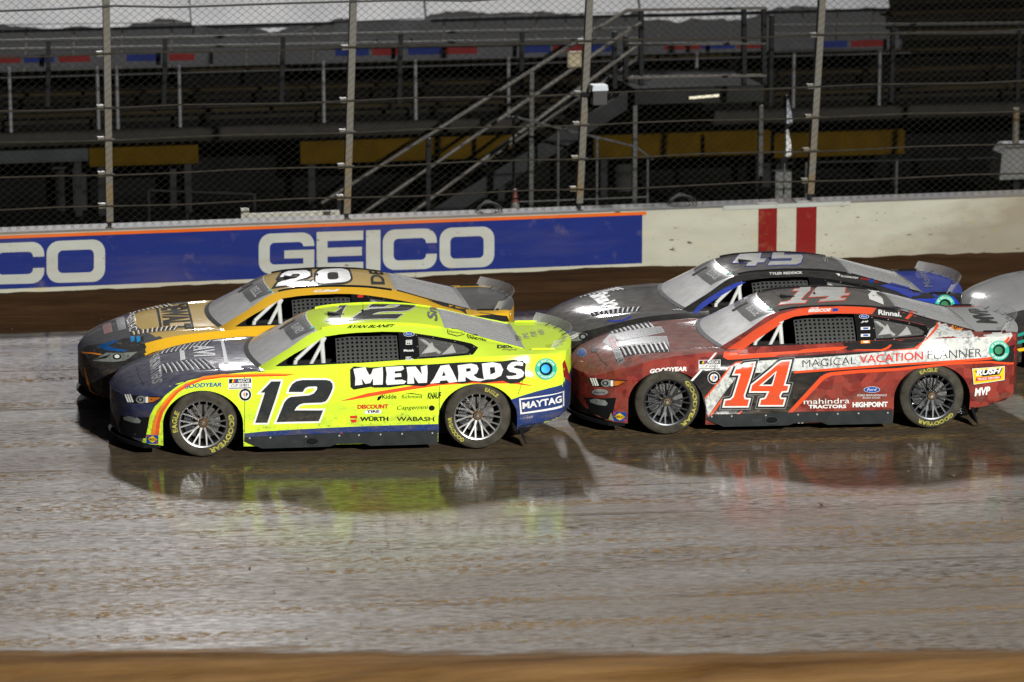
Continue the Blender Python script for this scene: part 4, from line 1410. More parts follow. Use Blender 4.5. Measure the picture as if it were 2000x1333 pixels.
def hood_vents(car, mat_in, slat_mat, quad, n=10):
    """two sunken louvre banks on the hood, each louvre a blade of its own; quad: pixels of the nearer bank"""
    def tz(u, v):
        loc = car.bvh.ray_cast(Vector((u, v, 3)), Vector((0, 0, -1)))[0]
        return loc.z if loc else .85
    q0 = [np.array(car.uv(*p, 'top')) for p in quad]
    for sd in (1, -1):
        q = [np.array((p[0], p[1]*sd)) for p in q0]
        car.poly('hood_vent', [tuple(p) for p in q], mat_in, 'top', 1, px=False)
        for k in range(n):
            t = (k + .35)/n
            p0 = q[0]*(1-t) + q[1]*t; p1 = q[3]*(1-t) + q[2]*t
            w_ = (q[1] - q[0])*(.30/n)
            m = (p0 + p1)/2
            A = []
            for p in (p0, m, p1):
                z = tz(*p); h = .010 if p is m else .004
                A += [(p[0], p[1], z + .003), (p[0] + w_[0], p[1] + w_[1], z + .003 + h), (p[0] + w_[0]*1.5, p[1] + w_[1]*1.5, z + .002 + h)]
            mesh_obj('vent_louvre', A, [(0,1,4,3),(1,2,5,4),(3,4,7,6),(4,5,8,7)], slat_mat, car.root, True)
# ------------------------------------------------------------------ the cars
YEL12 = paint('wrap_fluoro_yellow', (.66, .90, .035), .06, up=.10)
NAVY = paint('wrap_navy', (.012, .020, .075), .10, up=.30)
car12 = Car('stock_car', 'fluorescent yellow and navy stock car numbered 12, nearest at left', (0, 0, 0), False,
            dict(body_side=YEL12, interior=INTER, hood=NAVY, windshield=WSHIELD, rear_window=RWINDOW, roof=YEL12, deck_lid=YEL12, front_bumper=NAVY, rear_bumper=paint('wrap_blue', (.012, .035, .15), .12)))
fit_out(car12, YEL12)
GY = [('EAGLE', 196, 152, .262, .315), ('GOODYEAR', 18, -78, .262, .315)]
add_wheels(car12, False, (GY, [('GOODYEAR', 240, 180, .268, .31), ('EAGLE', 75, 45, .268, .31)]))
hood_vents(car12, FLAT, plain('louvre_navy', (.13, .135, .17), .5, 0, .2, 8, .1), [(311,713),(402,701),(425,721),(320,731)])

RED14 = paint('wrap_dark_red', (.15, .018, .014), .13)
CAR14POSE = (4.843, .366, -.0243)
car14 = Car('stock_car', 'red, black and white stock car numbered 14, nearest at right', CAR14POSE, False,
            dict(body_side=RED14, interior=INTER, hood=RED14, windshield=WSHIELD, rear_window=RWINDOW, roof=paint('wrap_smoke', (.07, .065, .06), .2), deck_lid=paint('wrap_grey_white', (.36, .37, .37), .2), front_bumper=RED14, rear_bumper=RED14))
fit_out(car14, FLAT)
add_wheels(car14, True, ([('GOODYEAR', 50, -60, .268, .31)], [('EAGLE', 118, 80, .268, .31), ('GOODYEAR', -40, -120, .268, .31)]), (4, 20, 15, 9))
hood_vents(car14, FLAT, plain('louvre_red', (.16, .13, .12), .5, 0, .2, 8, .1), [(1209,680),(1300,668),(1310,688),(1219,698)])

GOLD = paint('wrap_gold_yellow', (.72, .40, .012), .06)
TAN20 = paint('wrap_gold_hood', (.66, .44, .10), .10, up=.22)
BLK20 = paint('wrap_black', (.014, .015, .018), .12)
car20 = Car('stock_car', 'yellow and black stock car numbered 20, behind the fluorescent car', (-.343, 2.133, .0232), True,
            dict(body_side=GOLD, interior=INTER, hood=TAN20, windshield=WSHIELD, rear_window=RWINDOW, roof=TAN20, deck_lid=paint('wrap_smoke2', (.05, .055, .06), .2), front_bumper=BLK20, rear_bumper=GOLD))
fit_out(car20, FLAT)
add_wheels(car20, True, None)
hood_vents(car20, FLAT, plain('louvre_tan', (.35, .25, .08), .5, 0, .2, 8, .1), [(254,649),(349,637),(342,646),(257,656)])

GUN = paint('wrap_gunmetal', (.040, .043, .050), .12, up=.30)
BLUE45 = paint('wrap_royal_blue', (.006, .035, .36), .10)
car45 = Car('stock_car', 'dark grey and royal blue stock car numbered 45, behind the red car', (4.782, 2.508, .0081), True,
            dict(body_side=BLACK, interior=INTER, hood=GUN, windshield=WSHIELD, rear_window=RWINDOW, roof=GUN, deck_lid=BLUE45, front_bumper=BLACK, rear_bumper=BLUE45))
fit_out(car45, FLAT)
add_wheels(car45, True, None)
hood_vents(car45, FLAT, plain('louvre_grey', (.10, .105, .11), .5, 0, .2, 8, .1), [(1152,611),(1252,600),(1246,609),(1157,618)])

SILV = paint('wrap_silver', (.30, .31, .325), .2, up=.2)
car05 = Car('stock_car', 'silver nosed stock car entering at the right edge', (9.70, 2.92, .0), False,
            dict(body_side=BLK20, interior=INTER, hood=SILV, windshield=WSHIELD, rear_window=RWINDOW, roof=SILV, deck_lid=SILV, front_bumper=paint('wrap_grey', (.10, .105, .11), .2), rear_bumper=BLK20))
fit_out(car05, FLAT, near=False)
add_wheels(car05, True, None)
# ------------------------------------------------------------------ liveries
_pl = plain
def plain(n, c, r=.6, m=0.0, v=.25, s=6, spec=.04, **k): return _pl(n, c, r, m, v, s, spec, **k)     # film print: the gloss comes from the wrap
PB = plain('print_black', (.012, .012, .013), .45)
PW = plain('print_white', (.78, .78, .75), .45, 0, .08)
PR = plain('print_red', (.62, .035, .025), .45, 0, .1)
PO = paint('print_orange', (.85, .25, .015), .05)
POR = paint('print_orange_red', (.80, .085, .02), .05)
PBL = plain('print_blue', (.01, .07, .33), .45, 0, .1)
PGR = plain('print_green', (.04, .45, .30), .45, 0, .1)
PLG = plain('print_grey', (.26, .265, .27), .5, 0, .12)
PDG = paint('print_dark_grey', (.018, .024, .026), .05)
PY = plain('print_yellow', (.85, .55, .02), .45, 0, .1)
LENS = plain('lamp_lens', (.24, .26, .24), .15, 0, .35, 25)
AMB = plain('lamp_amber', (.60, .17, .02), .2, 0, .3, 20)

def unit(loops):
    a = np.array([p for l in loops for p in l], float)
    lo, hi = a.min(0), a.max(0)
    return [[((x - lo[0])/(hi[0] - lo[0]), 1 - (y - lo[1])/(hi[1] - lo[1])) for x, y in l] for l in loops]
def into_quad(loop, q):
    q = [np.array(p, float) for p in q]
    return [tuple((q[0]*(1-a) + q[1]*a)*(1-b) + (q[3]*(1-a) + q[2]*a)*b) for a, b in loop]

A_ = win(180, 560, 3.92); B_ = win(640, 560, 3.92); C_ = win(1080, 530, 3.92); D_ = win(1520, 530, 3.92)
E_ = win(130, 500, 4); G_ = win(600, 500, 4); H_ = win(1040, 460, 4); I_ = win(1500, 460, 4)
M_ = win(1400, 690, 7.143); H12 = win(260, 650, 9.09); H14 = win(1150, 600, 8.7); H20 = win(160, 580, 8.333); N_ = win(450, 300, 3.92)
one = lambda f, x, y: f((x, y))[0]

def oval_badge(car, c, rx, ry, txt='Ford', lv=2):
    car.poly('badge', circ(c, rx + .8, 24, ry + .6), PW, lv=lv)
    car.poly('badge', circ(c, rx, 24, ry), PBL, lv=lv + 1)
    car.tx(txt, (c[0] - rx*.62, c[1] + ry*.5), (c[0] + rx*.62, c[1] + ry*.4), ry*1.0, PW, lv=lv + 2, shear=.25, name='badge_lettering')
def fuel_ring(car, c, r, inner, words=True):
    car.poly('fuel_ring', circ(c, r), PGR, lv=6)
    car.poly('fuel_port', circ(c, r*.60), FLAT, lv=7)
    car.poly('fuel_cap', circ((c[0] - 1, c[1]), r*.40), inner, lv=8)
    for txt, a0, a1, flip in (('GET BIOETHANOL', 200, 340, 1), ('GET BIOETHANOL', 160, 20, -1)):
        v, f, _ = text2d(txt, .02)
        pts = []
        for x, y in v:
            a = R(a0 + (a1 - a0)*x); rr_ = r*((.68 + .20*y) if flip > 0 else (.88 - .20*y))
            pts.append(car.uv(c[0] + rr_*math.cos(a), c[1] + rr_*math.sin(a), 'side'))
        car.lay('fuel_lettering', pts, f, PW, 'side', 7)
def series_box(car, q):
    bl, br, tr, tl = q
    car.poly('series_sticker', q, PW, lv=2)
    m = lambda a, b: tuple(np.array(bl)*(1-a)*(1-b) + np.array(br)*a*(1-b) + np.array(tr)*a*b + np.array(tl)*(1-a)*b)
    car.poly('series_sticker', [m(.03, .55), m(.97, .55), m(.97, .95), m(.03, .95)], PB, lv=3)
    car.poly('series_sticker', [m(.03, .04), m(.97, .04), m(.97, .16), m(.03, .16)], PLG, lv=3)
    for k, mt in enumerate((PY, PR, PBL)):
        car.poly('series_bar', [m(.15 + k*.07, .6), m(.21 + k*.07, .6), m(.25 + k*.07, .9), m(.19 + k*.07, .9)], mt, lv=4)
    car.quadtext('NASCAR', [m(.40, .60), m(.90, .60), m(.90, .90), m(.40, .90)], PW, lv=4, shear=.3, bold=.02)
    car.quadtext('CUP SERIES', [m(.12, .22), m(.90, .22), m(.90, .47), m(.12, .47)], PB, lv=4, shear=.2)
def round_sticker(car, c, r):
    car.poly('round_sticker', circ(c, r), PW, lv=2)
    car.poly('round_sticker', circ(c, r*.93), PB, lv=3, holes=[circ(c, r*.62)[::-1]])
    car.poly('round_sticker', [(c[0] + r*.05, c[1] + r*.4), (c[0] + r*.5, c[1] - r*.1), (c[0] + r*.1, c[1] - r*.4)], PBL, lv=3)
    car.poly('round_sticker', [(c[0] - r*.02, c[1] + r*.4), (c[0] - r*.4, c[1] - r*.1), (c[0] - r*.02, c[1] - r*.4)], PO, lv=3)
def fuel_brand(car, q, mode='side'):
    bl, br, tr, tl = [np.array(p, float) for p in q]
    m = lambda a, b: tuple(bl*(1-a)*(1-b) + br*a*(1-b) + tr*a*b + tl*(1-a)*b)
    car.poly('fuel_sticker', q, PBL, lv=2)
    car.poly('fuel_sticker', [m(.05, .5), m(.5, .1), m(.95, .5), m(.5, .9)], PY, lv=3)
    car.poly('fuel_sticker', [m(.02, .98), m(.02, .72), m(.25, .84)], PR, lv=3)
    car.poly('fuel_sticker', [m(.98, .02), m(.98, .28), m(.75, .16)], PR, lv=3)
    car.quadtext('SUNOCO', [m(.06, .36), m(.94, .36), m(.94, .64), m(.06, .64)], PB, lv=4, shear=.2, bold=.03)

def windshield_banner(car, name):
    ku = lambda s, v: s + .19*(v/.95)**2
    lo = [(ku(-.52, v), v) for v in np.linspace(-.53, .53, 15)]
    hi = [(ku(-.29, v), v) for v in np.linspace(-.545, .545, 15)]
    car.poly('windshield_banner', lo + hi[::-1], glass_b, 'top', 1, px=False)
    car.quadtext(name, [(-.455 + .0, -.14), (-.41, -.47), (-.325, -.45), (-.37, -.13)], plain('banner_print', (.60, .61, .62), .5), 'top', 2, px=False, bold=.03, name='driver_lettering')
    car.poly('windshield_vent', [(-.56, .02), (-.40, .0), (-.40, .09), (-.56, .11)], FLAT, 'top', 2, px=False)
    car.poly('corner_sticker', [(-.28, -.47), (-.23, -.50), (-.21, -.46), (-.26, -.43)], PGR, 'top', 3, px=False)
glass_b = glass_mat('banner_film', (.035, .037, .045), .25, .97)

def ford_headlight(car, W, dx=0, dy=0, sc=1.0):
    """headlamp of the nearest corner; outline points in window W"""
    f = lambda *p: W(*[(x*sc + dx, y*sc + dy) for x, y in p])
    car.poly('headlight', f((240, 820), (300, 830), (400, 838), (545, 842), (470, 893), (330, 895), (268, 888)), PB, lv=2)
    for k in range(3):
        car.poly('lamp_bar', f((250 + 18*k, 826), (262 + 18*k, 826), (286 + 18*k, 886), (273 + 18*k, 886)), PW, lv=3)
    car.poly('lamp_reflector', circ(one(f, 378, 866), 10.5*sc, 20, 7.5*sc), LENS, lv=3)
    car.poly('lamp_reflector', circ(one(f, 372, 866), 6.0*sc, 18, 4.4*sc), FLAT, lv=4)
    car.poly('lamp_reflector', circ(one(f, 372, 866), 3.0*sc, 14, 2.6*sc), PLG, lv=5)
    car.poly('lamp_strip', f((412, 845), (432, 846), (432, 890), (412, 890)), PW, lv=4)
    car.poly('indicator', f((436, 848), (528, 850), (470, 884), (436, 887)), AMB, lv=3)

# ---- number 12
c = car12
NP_ = A_((1345,655),(1180,653),(1000,662),(880,672),(760,707),(660,757),(560,835),(538,862),(480,920),(445,985),(425,1060),(412,1162),(300,1148),(215,1122),(150,1070),(112,1000),(112,800),(140,660),(190,590),(330,590),(500,560),(800,560),(1200,600))
c.under('body_side', [(x - 6, y - 2.5) for x, y in NP_[:12]] + NP_[12:], NAVY, strict=False)
c.poly('nose_paint', NP_, NAVY, minn=.02)
stripe_o = [(1575,668),(1300,664),(1000,672),(850,690),(720,738),(630,798),(560,868),(500,950),(470,1030),(450,1138)]
stripe_i = [(512,1138),(522,1040),(547,960),(602,880),(662,812),(742,760),(850,718),(1000,698),(1300,690),(1480,686)]
mid_ = [((a[0] + b[0])/2, (a[1] + b[1])/2) for a, b in zip(stripe_o[::-1], stripe_i)]
c.poly('orange_stripe', A_(*(stripe_o + mid_)), PO, lv=2)
c.poly('red_stripe', A_(*(mid_ + stripe_i[::-1])), POR, lv=2)
c.poly('lower_intake', A_((222,985),(330,1000),(442,998),(428,1080),(408,1160),(300,1148),(222,1122),(205,1060)), FLAT, lv=2)
c.poly('fog_lamp', A_((240,1000),(290,992),(350,1005),(376,1028),(365,1046),(300,1038),(248,1020)), LENS, lv=3)
ford_headlight(c, A_)
N12 = [[(1372,727),(1445,727),(1340,1043),(1248,1043),(1322,812),(1290,812)],
       [(1503,808),(1512,780),(1532,748),(1562,726),(1610,716),(1790,716),(1822,724),(1840,745),(1842,775),(1830,808),(1805,858),(1785,880),(1755,888),(1620,893),(1588,903),(1565,922),(1548,948),(1768,948),(1735,1030),(1410,1038),(1470,890),(1490,862),(1520,845),(1660,833),(1698,818),(1720,790),(1724,772),(1712,765),(1655,768),(1630,780),(1612,808)]]
for l in N12:
    c.poly('number_outline', grow(A_(*l), 3.6), PW, lv=2)
    c.poly('number', A_(*l), PDG, lv=3)
u12 = unit([N12[0] + N12[1]])[0]
U12 = [u12[:len(N12[0])], u12[len(N12[0]):]]
q = G_((150, 512), (815, 495), (870, 360), (215, 365))
for l in U12:
    p = into_quad(l, q)
    c.poly('roof_number_outline', grow(p, 1.6), PLG, 'top', lv=1)
    c.poly('roof_number', p, PDG, 'top', lv=2)
c.quadtext('Snap-on', G_((1045, 520), (1000, 388), (925, 395), (940, 505)), PB, 'top', bold=.03, shear=.2)
c.quadtext('RYAN BLANEY', B_((146, 322), (510, 312), (530, 287), (162, 297)), PB, bold=.035, shear=.25)
# big door lettering: white letters on a black drop shape
qm = B_((212, 757), (1500, 706), (1500, 572), (205, 628))
blob = B_((172,635),(200,612),(330,620),(440,612),(570,600),(760,598),(850,592),(1000,582),(1120,578),(1340,572),(1420,560),(1495,566),(1518,590),(1512,640),(1515,700),(1470,735),(1400,745),(1340,722),(1200,738),(1120,728),(1030,745),(960,735),(880,748),(800,742),(740,765),(600,755),(480,772),(360,775),(330,768),(200,790),(175,770))
c.poly('drop_shadow', blob, PB, lv=3)
c.poly('swoosh', B_((95,876),(300,818),(600,768),(880,728),(1100,720),(1400,720),(1590,765),(1400,742),(1100,742),(880,754),(600,795),(300,847),(180,868)), POR, lv=2)
W_ = win(625, 547, 3.592)
for ls in ([[(234,625),(318,612),(330,640),(346,668),(358,662),(372,625),(440,612),(442,660),(440,735),(372,738),(372,690),(352,725),(318,730),(290,690),(300,735),(245,742),(248,690)]],
           [[(460,612),(582,605),(590,625),(570,638),(525,642),(522,658),(568,655),(572,680),(522,685),(525,703),(575,700),(605,712),(590,730),(470,738),(462,720),(468,660)]],
           [[(606,612),(670,608),(715,665),(705,610),(752,600),(755,650),(750,722),(690,725),(655,675),(662,728),(612,730),(615,670)]],
           [[(845,603),(905,595),(930,640),(965,715),(905,722),(890,705),(845,708),(838,722),(772,728),(800,690)], [(868,640),(882,672),(855,676)]],
           [[(965,600),(1060,588),(1100,598),(1112,625),(1100,655),(1075,668),(1105,690),(1165,700),(1120,712),(1060,705),(1020,680),(1020,712),(968,715),(972,660)], [(1025,622),(1055,620),(1058,640),(1025,646)]],
           [[(1135,588),(1210,578),(1265,590),(1285,630),(1270,672),(1225,695),(1150,700),(1142,650)], [(1190,615),(1225,612),(1230,650),(1195,665)]],
           [[(1318,600),(1345,578),(1400,572),(1425,582),(1422,605),(1380,600),(1358,608),(1362,618),(1410,628),(1432,650),(1425,678),(1390,695),(1320,695),(1305,675),(1345,675),(1380,668),(1375,655),(1330,645),(1310,625)]]):
    c.poly('lettering', W_(*ls[0]), PW, lv=4, holes=[W_(*h)[::-1] for h in ls[1:]])
c.poly('lower_band', [(477,847),(514,843),(600,838),(680,834),(780,830.5),(857,828.5),(857,846),(680,850),(477,854)], paint('wrap_blue', (0,0,0)), lv=1)
BP_ = B_((1402,866),(1500,832),(1600,802),(1700,776),(1800,748),(1920,712),(1920,980),(1820,1004),(1640,1036),(1478,1062),(1462,990),(1438,925))
c.under('body_side', BP_[:9] + B_((1920,1100),(1440,1100),(1440,1000)), paint('wrap_blue', (0,0,0)))
c.poly('bumper_paint', BP_, paint('wrap_blue', (0,0,0)), lv=1, minn=.04)
c.poly('bumper_edge', B_((1478,1062),(1640,1036),(1820,1004),(1822,1018),(1640,1060),(1470,1090)), CARBON, lv=2)
fr = B_((1475,978),(1808,915),(1808,795),(1465,858)); 
c.poly('frame_line', fr, PW, lv=2, holes=[B_((1486,965),(1799,905),(1799,808),(1477,869))[::-1]])
c.quadtext('MAYTAG', B_((1492,938), (1790,884), (1788,832), (1490,886)), PW, lv=3, bold=.03)
fuel_ring(c, one(B_, 1670, 632), 21, plain('cap_blue', (.02, .20, .62), .3, .3))
for t, bl, br, h, m, kw in (
    ('Kidde', (418,860), (527,858), 33, PB, dict(bold=.01)), ('Richmond', (568,858), (722,855), 28, PB, {}), ('KNAUF', (765,862), (870,858), 50, PB, dict(bold=.03, shear=.15)),
    ('DISCOUNT', (228,938), (465,934), 34, PR, dict(bold=.05)), ('Capgemini', (530,952), (768,946), 40, PB, dict(shear=.2)), ('WÜRTH', (248,1032), (465,1030), 42, PB, dict(bold=.04)),
    ('WABASH', (528,1030), (815,1030), 33, PB, dict(bold=.015)), ('DEX', (1297,476), (1420,472), 27, PB, dict(bold=.05)), ('imaging', (1335,494), (1447,490), 14, PB, {}),
    ('KRES', (1065,378), (1148,386), 20, PB, dict(bold=.03)), ('VANDYKE', (1065,398), (1215,422), 20, PB, dict(bold=.03)), ('Mazak', (582,500), (662,498), 17, PW, dict(bold=.03)),
    ('DENT', (598,550), (640,549), 11, PW, dict(bold=.04)), ('WIZARD', (594,567), (655,565), 14, PW, dict(bold=.04))):
    bl, br = one(B_, *bl), one(B_, *br)
    c.tx(t, bl, br, h/3.92, m, **kw)
c.poly('sticker', B_((280,968),(290,945),(400,942),(412,950),(408,968),(398,972),(292,974)), PW, lv=2)
c.tx('TIRE', one(B_, 298, 967), one(B_, 396, 964), 5, PB, bold=.04, lv=3)
c.poly('sticker', B_((172,990),(226,988),(226,1008),(172,1008)), PR, lv=2); c.poly('sticker', B_((172,1018),(226,1018),(215,1040),(185,1042)), PR, lv=2)
c.poly('sticker', circ(one(B_, 797, 930), 5.8, 18, 5.2), PB, lv=2)
c.poly('sticker', B_((378,872),(385,845),(415,830),(412,850),(395,870)), PB, lv=2)
c.poly('sticker', B_((568,826),(640,815),(720,828),(720,832),(640,822)), PB, lv=2)
hx = B_((915,345),(920,322),(980,322),(1048,342),(1048,370),(990,385),(920,365))
c.poly('sticker', hx, PB, lv=2); c.poly('sticker', grow(hx, -1.2), YEL12, lv=3); c.tx('Menards', one(B_, 928, 358), one(B_, 1038, 364), 4.5, PB, lv=4)
oval_badge(c, one(B_, 622, 367), 10, 4)
pp = B_((598,448),(646,446),(646,410),(598,412)); c.poly('sticker', pp, PW, lv=2); c.poly('sticker', grow(pp, -1.0), PB, lv=3); c.tx('ppg', one(B_, 603, 442), one(B_, 641, 440), 6, PW, lv=4, bold=.03)
c.quadtext('GOODYEAR', A_((705,785), (990,768), (994,736), (700,752)), PBL, arc=.18, bold=.03, shear=.15)
series_box(c, A_((1042,790), (1222,783), (1222,700), (1042,705)))
round_sticker(c, one(A_, 1172, 828), 12.5)
fuel_brand(c, A_((418,1200), (508,1205), (508,1137), (418,1133)))
c.poly('jack_arrow', B_((92,1117),(115,1117),(115,1165),(122,1165),(102,1202),(82,1165),(92,1165)), POR, lv=12)
windshield_banner(c, 'BLANEY')
c.quadtext('HOME MATTERS', H12((275,350), (335,925), (525,885), (460,340)), PLG, 'top', bold=.03)
c.quadtext('AVI', H12((1060,245), (1080,435), (1465,415), (1435,225)), PLG, 'top', bold=.04)
c.poly('hood_bar', H12((820,285),(905,268),(930,480),(840,500)), PLG, 'top', lv=1)
c.poly('hood_bar', H12((1550,130),(1600,135),(1690,545),(1620,545)), PLG, 'top', lv=1)
c.poly('tail_lamp', B_((1795,590),(1812,560),(1850,690),(1862,740),(1840,720),(1805,690)), plain('tail_red', (.35, .02, .02), .25, 0, .3, 20), lv=2, minn=.02)
for k, t in enumerate(('DEX', 'PPG', 'FORD', 'WURTH')):
    x = 1680 + 60*k
    c.quadtext(t, G_((x, 660 - 14*k), (x - 15, 620 - 14*k), (x - 60, 620 - 14*k), (x - 45, 662 - 14*k)), PB, 'top')

# ---- number 14
c = car14
def speckle(nt, co):
    f = noise(nt, 26, 4, co, .6); g = noise(nt, 5, 4, co)
    k = math_(nt, 'MULTIPLY', ramp(nt, f, [(.48, 0.), (.58, 1.)]), ramp(nt, g, [(.38, 0.), (.62, 1.)]))
    return mixc(nt, k, (.62, .64, .61), (.22, .235, .24))
def blocks(nt, co):
    v = N(nt, 'ShaderNodeTexVoronoi', distance='CHEBYCHEV', i_Scale=11.0, i_Randomness=.75); L(nt, co, v.inputs['Vector'])
    s = N(nt, 'ShaderNodeSeparateColor'); L(nt, v.outputs['Color'], s.inputs[0])
    return mixc(nt, s.outputs[0], (.13, .012, .010), (.30, .040, .028))
WSP = paint('wrap_white_print', (.6, .6, .6), .10, tex=speckle)
RBL = paint('wrap_red_print', (.2, .02, .02), .10, tex=blocks)
RBLH = paint('wrap_red_hood', (.2, .02, .02), .16, tex=blocks, up=.34)
for nm in ('body_side', 'front_bumper', 'rear_bumper'):
    c.parts[nm].data.materials.clear(); c.parts[nm].data.materials.append(RBL)
c.parts['hood'].data.materials.clear(); c.parts['hood'].data.materials.append(RBLH)
OR14 = paint('wrap_signal_orange', (.74, .075, .018), .06)
c.poly('black_panel', C_((1262,640),(1062,838),(1100,875),(1140,935),(1165,1040),(1178,1118),(1500,1106)) + D_((60,1092),(330,815),(400,788),(620,768),(900,757),(1330,712),(1620,695),(1800,700),(1810,560),(1640,610),(1100,600),(600,620),(0,660)) + C_((1500,655),)[:0], BLACK, lv=1)
bp_ = [c.uv(*p, 'side') for p in D_((735,270),(910,272),(1230,352),(1150,470),(1060,590),(800,602),(530,608))]
c.poly('black_pillar', bp_ + [(.45,.918),(.624,.926),(.95,.939),(1.36,.962),(1.432,1.022),(1.36,1.061),(1.20,1.097),(.974,1.138),(.80,1.165),(.63,1.184)], BLACK, lv=1, px=False)
c.poly('orange_pillar', C_((1302,660),(1308,622),(1430,535),(1560,440),(1740,332),(1882,290)) + D_((150,268),(400,264),(755,274),(718,332),(600,326),(300,326),(120,350),(0,395)) + C_((1750,402),(1580,512),(1415,628),(1405,640),(1882,610)) + D_((200,598),(400,583),(535,578),(470,605),(200,625),(0,642)) + C_((1700,655),(1340,680)), OR14, lv=2)
for l in (((560,605),(800,612),(850,590),(870,565),(855,562),(830,582),(790,599),(600,600)), ((1010,310),(1035,308),(992,372),(968,366)), ((1206,352),(1230,356),(1105,545),(1068,598),(800,612),(1040,588))):
    c.poly('orange_line', D_(*l), OR14, lv=3)
c.poly('white_panel', D_((110,672),(300,662),(620,636),(900,608),(1062,592),(1100,545),(1160,450),(1228,358),(1360,390),(1500,432),(1640,445),(1772,440),(1775,520),(1700,600),(1640,655),(1610,662),(1300,684),(1000,702),(620,727),(140,765)), WSP, lv=2)
c.poly('white_panel', C_((1160,968),(1250,860),(1345,750),(1400,705),(1560,688),(1882,668)) + D_((120,672),(140,762),(0,770)) + C_((1882,772),(1560,778),(1420,790),(1290,960),(1186,1112),(1172,1030)), WSP, lv=2)
for l in (C_((1158,968),(1345,738),(1400,695),(1560,678),(1560,688),(1400,706),(1352,748),(1166,978)), C_((1186,1114),(1300,960),(1320,960),(1208,1114)), C_((1405,1105),(1440,1068),(1452,1068),(1425,1105)),
          D_((60,1092),(320,810),(360,786),(400,774),(620,755),(900,743),(1330,698),(1620,688),(1800,698),(1800,714),(1620,704),(1330,716),(900,764),(620,780),(410,800),(352,826),(100,1092)),
          D_((120,766),(620,728),(1000,703),(1600,662),(1640,650),(1760,500),(1775,512),(1652,672),(1600,680),(1000,718),(620,746),(120,784))):
    c.poly('orange_line', l, OR14, lv=3)
c.poly('white_line', C_((1052,838),(1120,765),(1240,625),(1256,625),(1136,768),(1068,842)), PW, lv=3)
N14 = [[[(385,158),(515,143),(475,290),(372,590),(385,640),(448,645),(425,735),(100,738),(118,660),(190,650),(232,612),(332,288),(240,290),(268,225),(330,215)]],
       [[(905,122),(1020,115),(930,450),(997,455),(977,525),(905,530),(870,590),(882,640),(942,640),(918,722),(600,722),(617,650),(680,635),(732,530),(470,530),(492,445),(860,148)], [(835,245),(775,455),(585,455)]]]
BK = paint('outline_black', (.010, .012, .015), .06)
for ls in N14:
    o = M_(*ls[0])
    for d, m, lv in ((7.5, PLG, 4), (6.4, BK, 5), (3.0, PW, 6)): c.poly('number_outline', grow(o, d), m, lv=lv)
    hl = [M_(*l)[::-1] for l in ls[1:]]
    c.poly('number', o, OR14, lv=7, holes=hl)
    for h in hl: c.poly('number_hole', h, PW, lv=7); c.poly('number_hole', grow(h, -2.6), BK, lv=8)
q = I_((85, 545), (660, 508), (640, 392), (120, 398))
al = unit([N14[0][0] + N14[1][0]])[0]; n0 = len(N14[0][0])
for l in (al[:n0], al[n0:]):
    c.poly('roof_number_outline', grow(into_quad(l, q), 1.6), OR14, 'top', lv=1)
    c.poly('roof_number', into_quad(l, q), plain('roof_white', (.48, .475, .44), .4, 0, .35, 7), 'top', lv=2)
c.quadtext('MVP', I_((905, 545), (800, 388), (690, 392), (800, 548)), PW, 'top', bold=.05, shear=.2)
c.quadtext('MVP', I_((1800, 690), (1690, 572), (1560, 575), (1640, 695)), PDG, 'top', bold=.05, shear=.2)
for t, bl, br, h, m, kw in (
    ('MAGICAL', (185,738), (595,712), 56, PB, dict(bold=-.012)), ('VACATION', (622,708), (1108,678), 62, PR, dict(bold=.01)), ('PLANNER', (1143,672), (1555,655), 62, PB, dict(bold=-.012)),
    ('mahindra', (195,1018), (545,1010), 40, PW, dict(bold=.0)), ('TRACTORS', (230,1051), (520,1048), 28, PW, dict(bold=.04)), ('HIGHPOINT', (568,1042), (838,1038), 40, PW, dict(bold=.05)),
    ('FORD PERFORMANCE', (603,958), (832,956), 15, PW, dict(shear=.2)), ('RACING SCHOOL', (645,975), (782,973), 12, PW, dict(shear=.2)), ('Rinnai.', (765,336), (942,354), 38, PW, dict(bold=.03)),
    ('BRISCOE', (228,319), (405,311), 25, PW, dict(bold=.05, shear=.25)), ('CHASE', (248,294), (308,289), 11, PW, dict(bold=.03, shear=.25)), ('MVP', (1502,958), (1622,942), 62, PW, dict(bold=.05, shear=.15)),
    ('JHS', (632,400), (690,396), 14, PW, dict(bold=.05, shear=.25)), ('GW', (1340,446), (1405,442), 28, PB, dict(bold=.05, lv=4))):
    kw = dict(kw); bl, br = one(D_, *bl), one(D_, *br)
    c.tx(t, bl, br, h/3.92, m, **{'lv': 4, **kw})
c.poly('sticker', circ(one(D_, 1372, 430), 12, 20, 6.3), PO, lv=3)
c.poly('sticker', D_((416,312),(458,308),(458,286),(416,288)), PBL, lv=3)
oval_badge(c, one(D_, 657, 350), 9, 3.6); oval_badge(c, one(D_, 716, 906), 15, 5.4, lv=4)
for y, m in ((440, PW), (493, PW), (543, PO)):
    c.poly('sticker', D_((632,y + 11),(702,y + 9),(702,y - 12),(632,y - 10)), m, lv=2)
    c.poly('sticker', D_((650,y + 6),(690,y + 5),(690,y - 7),(650,y - 6)), PBL if m is PW else PW, lv=3)
rb = D_((1492,872),(1733,835),(1735,722),(1478,742))
c.poly('sponsor_sticker', rb, PB, lv=4); c.poly('sponsor_sticker', grow(rb, -1.0), PW, lv=5); c.poly('sponsor_sticker', grow(rb, -1.9), PY, lv=6)
c.poly('sponsor_sticker', D_((1500,765),(1715,742),(1690,790),(1560,806)), PB, lv=7)
c.quadtext('RUSH', D_((1515,800), (1695,780), (1708,735), (1512,752)), PW, lv=8, bold=.05, shear=.15)
